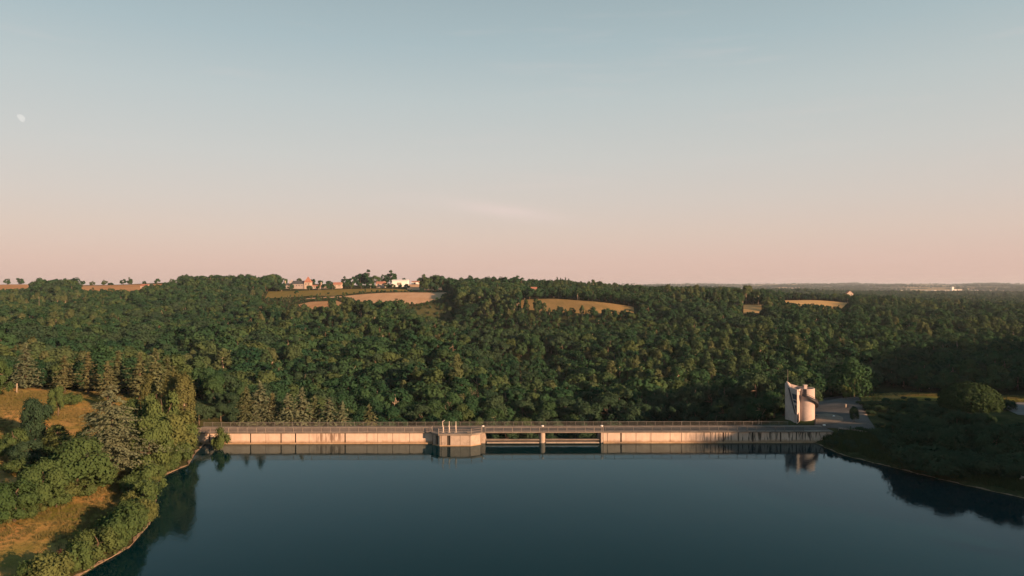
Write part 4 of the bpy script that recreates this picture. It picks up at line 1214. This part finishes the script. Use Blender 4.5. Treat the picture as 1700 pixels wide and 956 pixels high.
for poly, mg in NO_TREE:
    near = (X > poly[:, 0].min() - 20) & (X < poly[:, 0].max() + 20) & (Y > poly[:, 1].min() - 20) & (Y < poly[:, 1].max() + 20)
    i = np.nonzero(near)[0]
    if len(i) == 0: continue
    bad = inside(poly, X[i], Y[i]) | (edge_dist(poly, X[i], Y[i]) < mg)
    ok[i[bad]] = False
for hx, hy in HAND:
    d = np.hypot(X - hx, Y - hy); ok &= d > (2.6 if hy < 400 else 3.4)
ok &= ~((Y < 184) & (P > 320) & (P < 640))
ok &= ~((np.abs(X) < 67) & (Y < 163)) & ~((X < -60) & (Y < 184) & (P < 330)) & ~((X > 52) & (Y < 172)) & ~((X > 60) & (Y < 218) & (P > 1345))
ok &= ~((Y > 3600) & (P > 1440) & (wr.random(len(X)) < .75)) & ~((Y > 2900) & (np.sin(X * .004 + 2) + np.sin(Y * .006 + X * .002) > .9))
ok &= ~((P > 420) & (P < 760) & (Y > 885) & (Y < 1000) & (wr.random(len(X)) < .9)) & ~((P < 300) & (Y > 890)) & ~((P > 470) & (P < 700) & (Y > 860))
# sight lines kept by the farms: the slope in front of the pink and gold fields carries low growth
low = np.zeros(len(X))
sc = np.clip(np.exp(wr.normal(.04, .19, len(X))), .6, 1.5) * (1 + .18 * np.sin(X * .02 + Y * .013) * np.sin(Y * .019))
sc = np.where(pts[:, 3] > 12, sc * 1.5, sc)
def zone(a, b, c, d, s):
    global sc
    sc = np.where((P > a) & (P < b) & (Y > c) & (Y < d), sc * s, sc)
zone(58, 130, 780, 960, 1.35); zone(305, 455, 840, 1000, 1.2); zone(762, 868, 640, 900, 1.2); zone(868, 1200, 650, 1000, .95); zone(1080, 1345, 160, 215, .68); zone(760, 1080, 160, 215, .85); zone(330, 760, 160, 200, .85); zone(640, 800, 200, 420, 1.15); zone(330, 640, 200, 420, 1.2); zone(900, 1300, 420, 640, .9)
zone(430, 760, 650, 860, .34); zone(470, 760, 580, 650, .55); zone(868, 1060, 540, 600, .78); zone(1285, 1415, 610, 770, .42); zone(-80, 60, 740, 832, .7); zone(130, 240, 740, 845, .7); zone(1222, 1272, 540, 640, .36)
X, Y, P, sc = X[ok], Y[ok], P[ok], sc[ok]
Z = ground_z(X, Y)
order = np.argsort(Y)
X, Y, P, sc, Z = X[order], Y[order], P[order], sc[order], Z[order]

inframe = (P > -20) & (P < 1720)
single = np.zeros(len(X), bool)
n_hand_broad = 0
single[np.nonzero(inframe)[0][:285]] = True
def wood_label(x, y, p):
    if p < 330: return 'broadleaf tree in the dense wood behind the left meadow'
    if p < 720: return 'broadleaf tree in the dense wood behind the left wall of the dam'
    if p < 1010: return 'broadleaf tree in the shaded wood behind the platform and spillway'
    if p < 1300: return 'broadleaf tree in the shaded wood behind the streaky right wall'
    return 'broadleaf tree in the wood behind the tower and the right meadow'
for i in np.nonzero(single)[0]:
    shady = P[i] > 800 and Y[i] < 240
    key = 'wood_dark' if (shady and wr.random() < .85) or wr.random() < .12 else 'wood_near'  # darker leaf colour stands in for the shade over the valley bottom
    st = np.sin(X[i] * .027 + 2.1 * np.sin(Y[i] * .011)) + np.sin(Y[i] * .021 - X[i] * .009 + 1.0) + wr.normal(0, .5)
    if st > 1.5 and not shady: key = 'wood_slim'
    plant('broadleaf_tree', key, X[i], Y[i], wood_label(X[i], Y[i], P[i]), 'tree', 'broadleaf trees of the wood beyond the dam', sc[i], sc[i] * wr.uniform(.80, .98), int(wr.integers(99)), z=Z[i])

def join_mesh(name, crown, trunk):
    bm = bmesh.new(); bm.from_mesh(crown); n0 = len(bm.faces); bm.from_mesh(trunk)
    bm.faces.ensure_lookup_table()
    for f in bm.faces[n0:]: f.material_index = 1
    me = bpy.data.meshes.new(name); bm.to_mesh(me); bm.free()
    me.materials.append(crown.materials[0]); me.materials.append(trunk.materials[0])
    return me
protos = bpy.data.collections.new('wood_kinds')        # only a source for the scattered wood, never linked to the scene
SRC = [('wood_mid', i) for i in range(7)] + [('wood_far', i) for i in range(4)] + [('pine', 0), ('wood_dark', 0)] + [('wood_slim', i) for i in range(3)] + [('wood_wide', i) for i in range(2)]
for i, (kk, q) in enumerate(SRC):
    o = bpy.data.objects.new('kind_%02d' % i, join_mesh('kind', *KIND[kk][q])); protos.objects.link(o)

def scatter(name, X, Y, Z, S, ROT, IDX, coll, flat=1.0):
    me = bpy.data.meshes.new(name)
    me.vertices.add(len(X)); me.vertices.foreach_set('co', np.stack([X, Y, Z], 1).astype(np.float32).ravel())
    for nm, tp, val in (('scl', 'FLOAT', S), ('rot', 'FLOAT', ROT), ('idx', 'INT', IDX)):
        a = me.attributes.new(nm, tp, 'POINT'); a.data.foreach_set('value', np.asarray(val, dtype=np.int32 if tp == 'INT' else np.float32))
    o = link(name, me)
    ng = bpy.data.node_groups.new(name, 'GeometryNodeTree')
    ng.interface.new_socket('Geometry', in_out='INPUT', socket_type='NodeSocketGeometry')
    ng.interface.new_socket('Geometry', in_out='OUTPUT', socket_type='NodeSocketGeometry')
    gi = ng.nodes.new('NodeGroupInput'); go = ng.nodes.new('NodeGroupOutput')
    ci = ng.nodes.new('GeometryNodeCollectionInfo'); ci.inputs['Collection'].default_value = coll
    ci.inputs['Separate Children'].default_value = True; ci.inputs['Reset Children'].default_value = True
    ip = ng.nodes.new('GeometryNodeInstanceOnPoints'); ip.inputs['Pick Instance'].default_value = True
    def attr(nm, tp):
        n = ng.nodes.new('GeometryNodeInputNamedAttribute'); n.data_type = tp; n.inputs['Name'].default_value = nm
        return n.outputs['Attribute']
    cx = ng.nodes.new('ShaderNodeCombineXYZ'); ng.links.new(attr('rot', 'FLOAT'), cx.inputs['Z'])
    er = ng.nodes.new('FunctionNodeEulerToRotation'); ng.links.new(cx.outputs[0], er.inputs[0])
    sx = ng.nodes.new('ShaderNodeCombineXYZ'); sa = attr('scl', 'FLOAT')
    for k in range(2): ng.links.new(sa, sx.inputs[k])
    fl = ng.nodes.new('ShaderNodeMath'); fl.operation = 'MULTIPLY'; fl.inputs[1].default_value = flat; ng.links.new(sa, fl.inputs[0]); ng.links.new(fl.outputs[0], sx.inputs[2])
    ng.links.new(gi.outputs[0], ip.inputs['Points']); ng.links.new(ci.outputs[0], ip.inputs['Instance'])
    ng.links.new(attr('idx', 'INT'), ip.inputs['Instance Index']); ng.links.new(er.outputs[0], ip.inputs['Rotation']); ng.links.new(sx.outputs[0], ip.inputs['Scale'])
    ng.links.new(ip.outputs[0], go.inputs[0])
    o.modifiers.new('scatter', 'NODES').node_group = ng
    return tag(o, kind='stuff')

rest = ~single
idx = np.where(Y < 1000, wr.integers(0, 7, len(X)), 7 + wr.integers(0, 4, len(X)))
idx = np.where((Y < 700) & (wr.random(len(X)) < .025), 11, idx)
stand = np.sin(X * .027 + 2.1 * np.sin(Y * .011)) + np.sin(Y * .021 - X * .009 + 1.0) + wr.normal(0, .55, len(X))
idx = np.where((Y < 1100) & (stand > 1.4), 13 + wr.integers(0, 3, len(X)), idx)
idx = np.where((Y < 1100) & (stand < -1.0) & (wr.random(len(X)) < .6), 16 + wr.integers(0, 2, len(X)), idx)
idx = np.where((Y < 1100) & (np.abs(stand) < .12), 12, idx)
idx = np.where((Y < 245) & (P > 820) & (wr.random(len(X)) < .8), 12, idx)  # valley shade put into leaf colour: mostly dark-leaved trees in this band
ROT = wr.uniform(0, 6.283, len(X))
scatter('hillside_woodland', X[rest], Y[rest], Z[rest] - .1, sc[rest], ROT[rest], idx[rest], protos, .86)

# woods and hedges of the far country, then the rise on the right that keeps the low sun off the right bank
fx, fy = [], []
fr = np.random.default_rng(21)
n = 60000
D = 4300 * (12500 / 4300) ** fr.random(n); A = fr.uniform(-.80, .80, n)
x, y = D * A, D
keep = (np.sin(x * .0031 + 1.7 * np.sin(y * .0017)) + np.sin(y * .0043 + x * .0011) + .9 * np.sin(x * .011 + y * .007) > .75) & (A > .12)
x, y = x[keep][:9000], y[keep][:9000]
scatter('far_woodland', x, y, ground_z(x, y) - 1, fr.uniform(1.2, 2.4, len(x)), fr.uniform(0, 6.28, len(x)), 7 + fr.integers(0, 4, len(x)), protos)
gx_, gy_, gs_ = [], [], []
for s in np.arange(-46, 330, 4.2):
    rows = 7
    for q in range(rows):
        if s < 0 and fr.random() < (.80 - .012 * (s + 46) if s < -26 else .30): continue
        if 74 < s < 94 or (130 < s < 140): continue
        a = s + fr.uniform(-2, 2); b = q * 7 + fr.uniform(-2, 2)
        xx, yy = 172 + .616 * a + .788 * b, 52 + .788 * a - .616 * b
        gx_.append(xx); gy_.append(yy); gs_.append(fr.uniform(.8, 1.15) * (.72 if 20 < s < 46 else 1.45 if -26 < s < 18 and q < 4 else 1))
gx_, gy_, gs_ = map(np.array, (gx_, gy_, gs_))
scatter('right_hill_woodland', gx_, gy_, ground_z(gx_, gy_), gs_ * 1.12, fr.uniform(0, 6.28, len(gx_)), fr.integers(0, 7, len(gx_)), protos)

# dry grass on the near meadows
tufts = bpy.data.collections.new('grass_kinds')
for k in range(4):
    r = np.random.default_rng(500 + k); n = 26
    a = r.uniform(0, 6.28, n); p = np.stack([r.normal(0, .28, n), r.normal(0, .28, n), np.zeros(n)], 1)
    h = r.uniform(.28, .75, n)[:, None]; d = np.stack([np.cos(a), np.sin(a), np.zeros(n)], 1)
    lean = np.stack([r.normal(0, .2, n), r.normal(0, .2, n), np.ones(n)], 1) * h
    v = np.stack([p - d * .045, p + d * .045, p + d * .015 + lean, p - d * .015 + lean], 1).reshape(-1, 3)
    tufts.objects.link(bpy.data.objects.new('tuft_%d' % k, leaf_mesh('tuft', v, np.arange(4 * n).reshape(n, 4), M['grass'], r)))
greens = bpy.data.collections.new('green_grass_kinds')
for k in range(4):
    me = tufts.objects[k].data.copy(); me.materials[0] = M['green_grass']
    greens.objects.link(bpy.data.objects.new('green_%d' % k, me))
gr = np.random.default_rng(77)
def grass(name, poly, n, s0, s1, kinds=tufts):
    poly = np.array(poly, float)
    x = gr.uniform(poly[:, 0].min(), poly[:, 0].max(), n); y = gr.uniform(poly[:, 1].min(), poly[:, 1].max(), n)
    k = inside(poly, x, y) & (np.sin(x * .21 + 2 * np.sin(y * .13)) + np.sin(y * .27 + x * .08) + gr.normal(0, .6, n) > -.25)
    x, y = x[k], y[k]
    scatter(name, x, y, ground_z(x, y) + .02, gr.uniform(s0, s1, len(x)), gr.uniform(0, 6.28, len(x)), gr.integers(0, 4, len(x)), kinds)
grass('meadow_grass', NO_TREE[0][0], 70000, .28, .75)
grass('meadow_grass', NO_TREE[1][0], 14000, .35, .9)
grass('slope_grass', NO_TREE[2][0], 40000, .5, 1.6, greens)

# ------------------------------------------------------------------ houses on the hill
def hbox(o, name, x0, x1, y0, y1, z0, z1, mat):
    m = MB(); m.box(x0, x1, y0, y1, z0, z1); return m.build(name, mat, o)
def gable(o, x0, x1, y0, y1, z0, h, mat, over=.35, along='x', name='roof'):
    m = MB()
    if along == 'x':
        ym = (y0 + y1) / 2
        p = [(x0 - over, y0 - over, z0 - .1), (x1 + over, y0 - over, z0 - .1), (x1 + over, ym, z0 + h), (x0 - over, ym, z0 + h), (x0 - over, y1 + over, z0 - .1), (x1 + over, y1 + over, z0 - .1)]
        q = [(a, b, c + .28) for a, b, c in p]
        m.add(p + q, [(6, 7, 8, 9), (9, 8, 11, 10), (3, 2, 1, 0), (4, 5, 2, 3), (0, 1, 7, 6), (5, 4, 10, 11), (1, 2, 8, 7), (2, 5, 11, 8), (3, 0, 6, 9), (4, 3, 9, 10)])
    else:
        xm = (x0 + x1) / 2
        p = [(x0 - over, y0 - over, z0 - .1), (x0 - over, y1 + over, z0 - .1), (xm, y1 + over, z0 + h), (xm, y0 - over, z0 + h), (x1 + over, y1 + over, z0 - .1), (x1 + over, y0 - over, z0 - .1)]
        q = [(a, b, c + .28) for a, b, c in p]
        m.add(p + q, [(9, 8, 7, 6), (10, 8, 9, 11), (0, 1, 2, 3), (3, 2, 4, 5), (6, 7, 1, 0), (11, 5, 4, 10), (7, 8, 2, 1), (8, 10, 4, 2), (9, 6, 0, 3), (11, 9, 3, 5)])
    return m.build(name, mat, o)
def walls(o, x0, x1, y0, y1, z1, h, mat, along='x'):
    """walls with their gables"""
    m = MB()
    if along == 'x':
        prof = [(y0, -2.0), (y1, -2.0), (y1, z1), ((y0 + y1) / 2, z1 + h), (y0, z1)]
        vs = [(x0, a, b) for a, b in prof] + [(x1, a, b) for a, b in prof]
    else:
        prof = [(x1, -2.0), (x0, -2.0), (x0, z1), ((x0 + x1) / 2, z1 + h), (x1, z1)]
        vs = [(a, y0, b) for a, b in prof] + [(a, y1, b) for a, b in prof]
    m.add(vs, [(4, 3, 2, 1, 0), (5, 6, 7, 8, 9)] + [(i, (i + 1) % 5, 5 + (i + 1) % 5, 5 + i) for i in range(5)])
    return m.build('wall', mat, o)
def wins(o, y, pts, w=.9, h=1.3):
    for x, z in pts:
        m = MB(); m.box(x - w / 2, x + w / 2, y - .06, y + .05, z, z + h); m.build('window', M['window'], o)
def house(name, px, D, label, cat='house', dz=0.0):
    x = (px - 850) / FPX * D
    return empty(name, (x, D, gz(x, D) + dz), 0, label, cat, 'buildings on the hill')
K9 = .82                            # metres per photograph pixel at 925 m
o = house('manor_house', 497, 905, 'old stone manor with a square tower under a steep red pyramid roof', 'house', 1.5)
walls(o, -10, 6, 2, 10, 5.2, 4.0, M['house_grey']); r_ = gable(o, -10, 6, 2, 10, 5.2, 4.0, M['slate'])
m = MB(); m.prism([(6.01, 1), (14.5, 1), (14.5, 9.5), (6.01, 9.5)], -2, 7.4); m.build('tower_wall', M['house'], o)
m = MB(); b_ = [(5.7, .6, 7.4), (14.9, .6, 7.4), (14.9, 9.9, 7.4), (5.7, 9.9, 7.4)]; t_ = (10.2, 5.2, 15.2); m.add(b_ + [t_], [(0, 1, 4), (1, 2, 4), (2, 3, 4), (3, 0, 4), (3, 2, 1, 0)]); m.build('tower_roof', M['red_tile'], o)
walls(o, -21, -10.3, 3, 9, 3.4, 2.6, M['house_grey']); gable(o, -21, -10.3, 3, 9, 3.4, 2.6, M['slate'])
for cx, h in ((-20.6, 9.5), (-14.2, 9.2), (-11.6, 10.6)):
    m = MB(); m.box(cx - .55, cx + .55, 5.2, 6.6, 4.2, h); m.build('chimney', M['house'], o)
wins(o, 1, [(8.3, 4.4), (12.2, 4.4)], 1.0, 1.5); wins(o, 2, [(-8, 2.4), (-4.5, 2.4), (-1, 2.4), (2.8, 2.4)])
m = MB(); m.prism([(9.2, .9), (12.6, .9), (12.6, 1.1), (9.2, 1.1)], -1, 2.2); m.build('archway', M['dark_metal'], o)
o = house('farm_outbuilding', 530, 905, 'long low farm outbuilding with red roof and one tall chimney, right of the manor', 'outbuilding', 1.0)
walls(o, -9, 4, 0, 6, 2.8, 1.6, M['house']); gable(o, -9, 4, 0, 6, 2.8, 1.6, M['red_tile'])
walls(o, 4.3, 10, -1.5, 7, 3.0, 2.6, M['house'], 'y'); gable(o, 4.3, 10, -1.5, 7, 3.0, 2.6, M['red_tile'], along='y')
m = MB(); m.box(1.6, 2.7, 1.4, 2.6, 2.6, 8.2); m.build('chimney', M['house'], o); wins(o, 0, [(-6, .8), (-2.5, .8)])
o = house('farm_house', 560, 915, 'small pinkish farm house with a red tiled roof beside the tall trees', 'house', 1.8)
walls(o, -5.5, 5.5, 0, 7, 3.6, 2.8, M['house']); gable(o, -5.5, 5.5, 0, 7, 3.6, 2.8, M['red_tile']); wins(o, 0, [(-2.8, 1.2), (2.4, 1.2)])
o = house('stone_cottage', 632, 905, 'small stone cottage with a dark doorway left of the white barn', 'house', 1.0)
walls(o, -6, 6, 0, 8, 4.6, 2.6, M['house']); gable(o, -6, 6, 0, 8, 4.6, 2.6, M['red_tile']); wins(o, 0, [(-3.3, 2.4), (2.5, 2.4)], 1.6, 1.8)
m = MB(); m.box(3.4, 4.3, 3.4, 4.3, 6.0, 8.2); m.build('chimney', M['house'], o)
o = house('white_barn', 664, 912, 'large white barn with a low pitched roof on the hilltop', 'barn', 2.6)
walls(o, -10.5, 10, 0, 14, 5.8, 1.6, M['white'], 'x'); gable(o, -10.5, 10, 0, 14, 5.8, 1.6, M['white'], .5)
m = MB(); m.box(-4, 2, -.08, -.01, 0, 3.6); m.build('door', M['steel'], o)
o = house('white_shed', 689, 1000, 'low pale shed at the top of the pink field right of the white barn', 'shed', 1.0)
walls(o, -5, 6, 0, 8, 3.4, 1.4, M['white']); gable(o, -5, 6, 0, 8, 3.4, 1.4, M['red_tile'])
m = MB(); m.box(-2, 1, -.08, -.01, 0, 2.8); m.build('door', M['dark_metal'], o)
o = house('hill_cottage', 886, 740, 'pale cottage half hidden by the wood beside the dry grass field', 'house', 1.5)
walls(o, -3, 3.5, 0, 6, 5.5, 2.0, M['house']); gable(o, -3, 3.5, 0, 6, 5.5, 2.0, M['red_tile']); wins(o, 0, [(-.8, 3)], 2.0, 1.6)
o = house('hill_cottage', 239, 860, 'pale cottage with a red roof peeping out of the wood on the left hill', 'house', 4)
walls(o, -4.5, 4.5, 0, 7, 4.0, 2.4, M['house']); gable(o, -4.5, 4.5, 0, 7, 4.0, 2.4, M['red_tile']); wins(o, 0, [(-2, 1.4), (2, 1.4)])
o = house('wood_house', 1411, 1250, 'lone orange house with a pointed gable in the wood beyond the gold field', 'house', 9)
walls(o, -6, 6, 0, 9, 6, 5, M['house'], 'y'); gable(o, -6, 6, 0, 9, 6, 5, M['red_tile'], along='y'); wins(o, 0, [(-2.4, 3), (2.4, 3)], 1.4, 1.8)
# buildings far out on the plain
def far_z(px, py, D): return CAM_H - (py - 475) / FPX * D
x = (1588 - 850) / FPX * 4600
o = empty('grain_store', (x, 4600, gz(x, 4600)), 0, 'bright white grain store with a narrow tower on the far plain', 'building', 'buildings on the far plain')
ztop = far_z(1588, 482, 4600) - gz(x, 4600); zt = far_z(1581, 477.5, 4600) - gz(x, 4600)
hbox(o, 'hall', -18, 34, 0, 40, -4, ztop, M['white']); hbox(o, 'tower', -31, -18.1, 0, 14, -4, zt, M['white']); m = MB(); m.prism([(-19, -1), (35, -1), (35, 41), (-19, 41)], ztop + .05, ztop + 1.6); m.build('roof', M['steel'], o)
for px, py, w, lb in ((1497, 484.5, 4, 'small white far building nearest the wooded ridge'), (1541, 485, 7, 'low white far building left of a long white roof'), (1552, 484.5, 5, 'white far building in the middle of the distant group'), (1563, 485, 5, 'pale far building right of the middle of the distant group'),
                      (1573, 485, 6, 'long low pale far building just left of the grain store'), (1611, 484.5, 7, 'low white far building right of the grain store'), (1622, 484.5, 4, 'rightmost small white far building'), (1236, 480.5, 9, 'long pale far roof above the gold field on the left plain'), (1214, 480.5, 5, 'pale far roof left of the long one')):
    D_ = 4400; x = (px - 850) / FPX * D_; z = gz(x, D_); wm = w * D_ / FPX
    o = empty('far_building', (x, D_, z), 0, lb, 'building', 'buildings on the far plain')
    h = max(9, far_z(px, py - 1.2, D_) - z)
    walls(o, -wm / 2, wm / 2, 0, 22, h, 3, M['white']); gable(o, -wm / 2, wm / 2, 0, 22, h, 3, M['steel'])

# ------------------------------------------------------------------ small things round the road
def guard_rail(pix, label):
    P = [ray(*p) for p in pix]
    c = np.mean(P, axis=0)
    o = empty('guard_rail', (c[0], c[1], gz(*c)), 0, label, 'guard rail', 'guard rails of the bank road')
    oz = o.location.z; b = MB(); dense = []
    for (a, q) in zip(P[:-1], P[1:]):
        n = max(1, int(math.dist(a, q) / 2.5)); dense += [(a[0] + (q[0] - a[0]) * k / n, a[1] + (q[1] - a[1]) * k / n) for k in range(n)]
    dense.append(P[-1])
    Z3 = [(x, y, gz(x, y)) for x, y in dense]
    for (x0, y0, z0), (x1, y1, z1) in zip(Z3[:-1], Z3[1:]):
        for lo, hi in ((.42, .56), (.60, .74)):
            v = []
            d = np.array([x1 - x0, y1 - y0]); d /= np.linalg.norm(d); nn = np.array([d[1], -d[0]]) * .04
            for (xx, yy, zz) in ((x0, y0, z0), (x1, y1, z1)):
                for sg in (1, -1):
                    for h in (lo, hi): v.append((xx + nn[0] * sg - c[0], yy + nn[1] * sg - c[1], zz + h - oz))
            b.add(v, [(0, 4, 5, 1), (2, 3, 7, 6), (1, 5, 7, 3), (0, 2, 6, 4), (0, 1, 3, 2), (4, 6, 7, 5)])
    b.build('beam', M['steel'], o)
    for x, y, z in Z3:
        m = MB(); m.box(x - c[0] - .06, x - c[0] + .06, y - c[1] + .05, y - c[1] + .15, z - oz - .2, z - oz + .7); m.build('post', M['rail_dark'], o)
guard_rail([(1392, 716), (1415, 719.5), (1440, 724), (1475, 729.5)], 'steel guard rail along the road above the right shore')
guard_rail([(1632, 737), (1660, 739.5), (1705, 743)], 'short steel guard rail at the right edge among the dark trees')
def boulder(px, py, r, label, mat='pale', sd=1):
    x, y = ray(px, py); rr = np.random.default_rng(sd)
    bm = bmesh.new(); bmesh.ops.create_icosphere(bm, subdivisions=2, radius=r)
    for v in bm.verts:
        v.co *= 1 + rr.normal(0, .09); v.co.z *= .8
    me = bpy.data.meshes.new('boulder'); bm.to_mesh(me); bm.free(); me.materials.append(M[mat])
    o = link('boulder', me); o.location = (x, y, gz(x, y) + r * .45); return tag(o, label, 'boulder', 'boulders beside the tower')
boulder(1384, 693, .30, 'white boulder out on the open road surface right of the tower', 'white', 3)
boulder(1355.5, 692.5, .42, 'tan boulder lying close to the foot of the control tower', 'stone', 4)
x, y = ray(1403, 678)
o = empty('litter_bin', (x, y, gz(x, y)), 0, 'grey litter bin on the verge inside the bend of the road', 'bin')
m = MB(); m.tube([(0, 0, .15), (0, 0, .95)], [.3, .34], 12); m.build('drum', M['steel'], o)
m = MB(); m.tube([(0, 0, .96), (0, 0, 1.04)], [.38, .3], 12); m.build('lid', M['rail_dark'], o)
x, y = ray(1697, 803)
o = empty('signal_box', (x, y, gz(x, y)), 0, 'small pale equipment box on the lake slope at the right edge', 'box')
m = MB(); m.box(-.35, .35, -.25, .25, -.1, 1.2); m.build('cabinet', M['pale'], o); m = MB(); m.box(-.42, .42, -.32, .32, 1.201, 1.28); m.build('lid', M['rail_dark'], o)
x, y = ray(27, 652)
o = empty('wooden_post', (x, y, gz(x, y)), 0, 'weathered leaning wooden post in the upper left meadow', 'post')
m = MB(); m.tube([(0, 0, -.3), (.12, 0, 2.5)], [.16, .13], 8); m.build('pole', M['pale_bark'], o)
x, y = (65 - 850) / FPX * 640, 640
o = empty('utility_pole', (x, y, gz(x, y)), 0, 'thin pale utility pole sticking out of the wood below the left fields', 'pole')
m = MB(); m.tube([(0, 0, -.3), (0, 0, 16.5)], [.2, .13], 8); m.build('pole', M['grey_bark'], o); m = MB(); m.box(-1.0, 1.0, -.07, .07, 15.8, 16.0); m.build('crossarm', M['grey_bark'], o)

# ------------------------------------------------------------------ the moon
MD = 30000.0
mdir = Vector(((35 - 850) / FPX, 1.0, (475 - 195) / FPX))
mr = 6.6 / FPX * MD
bm = bmesh.new(); bmesh.ops.create_uvsphere(bm, u_segments=40, v_segments=24, radius=mr)
mrt = Vector((mdir.y, -mdir.x, 0)).normalized(); mup = mrt.cross(mdir).normalized()
ax = (mrt * -.8 - mup * .6).normalized()            # the unlit limb is cut away: a waxing gibbous body
for v in bm.verts:
    d = v.co.dot(ax)
    if d > 0: v.co -= ax * d * .62
me = bpy.data.meshes.new('moon'); bm.to_mesh(me); bm.free()
for p in me.polygons: p.use_smooth = True
mm, t = new_mat('moonlight')
tr_ = N(t, 'ShaderNodeBsdfTransparent'); em = N(t, 'ShaderNodeEmission', {'Color': (1.0, .86, .78, 1), 'Strength': .30})
pos = N(t, 'ShaderNodeTexCoord').outputs['Object']
t.links.new(maprange(t, noise(t, pos, 3.2 / mr, 3), .40, .62, .020, .044), em.inputs['Strength'])
ad = N(t, 'ShaderNodeAddShader'); t.links.new(tr_.outputs[0], ad.inputs[0]); t.links.new(em.outputs[0], ad.inputs[1]); finish(t, ad.outputs[0])
me.materials.append(mm)
o = link('moon', me); o.location = Vector((0, 0, CAM_H)) + mdir * MD
tag(o, 'pale gibbous moon in the evening sky at the upper left', 'moon')

# ------------------------------------------------------------------ the air
zb = float(GZ.min()) - 1.0
hz = MB(); hz.box(-12500, 12500, -750, 13900, zb, 90.0)
hm, t = new_mat('evening_air')
pv = N(t, 'ShaderNodeVolumePrincipled', {'Color': (.74, .84, .96, 1), 'Density': 5e-5, 'Anisotropy': .1})
ho = N(t, 'ShaderNodeOutputMaterial'); t.links.new(pv.outputs[0], ho.inputs['Volume'])
tag(hz.build('haze', hm), kind='stuff')
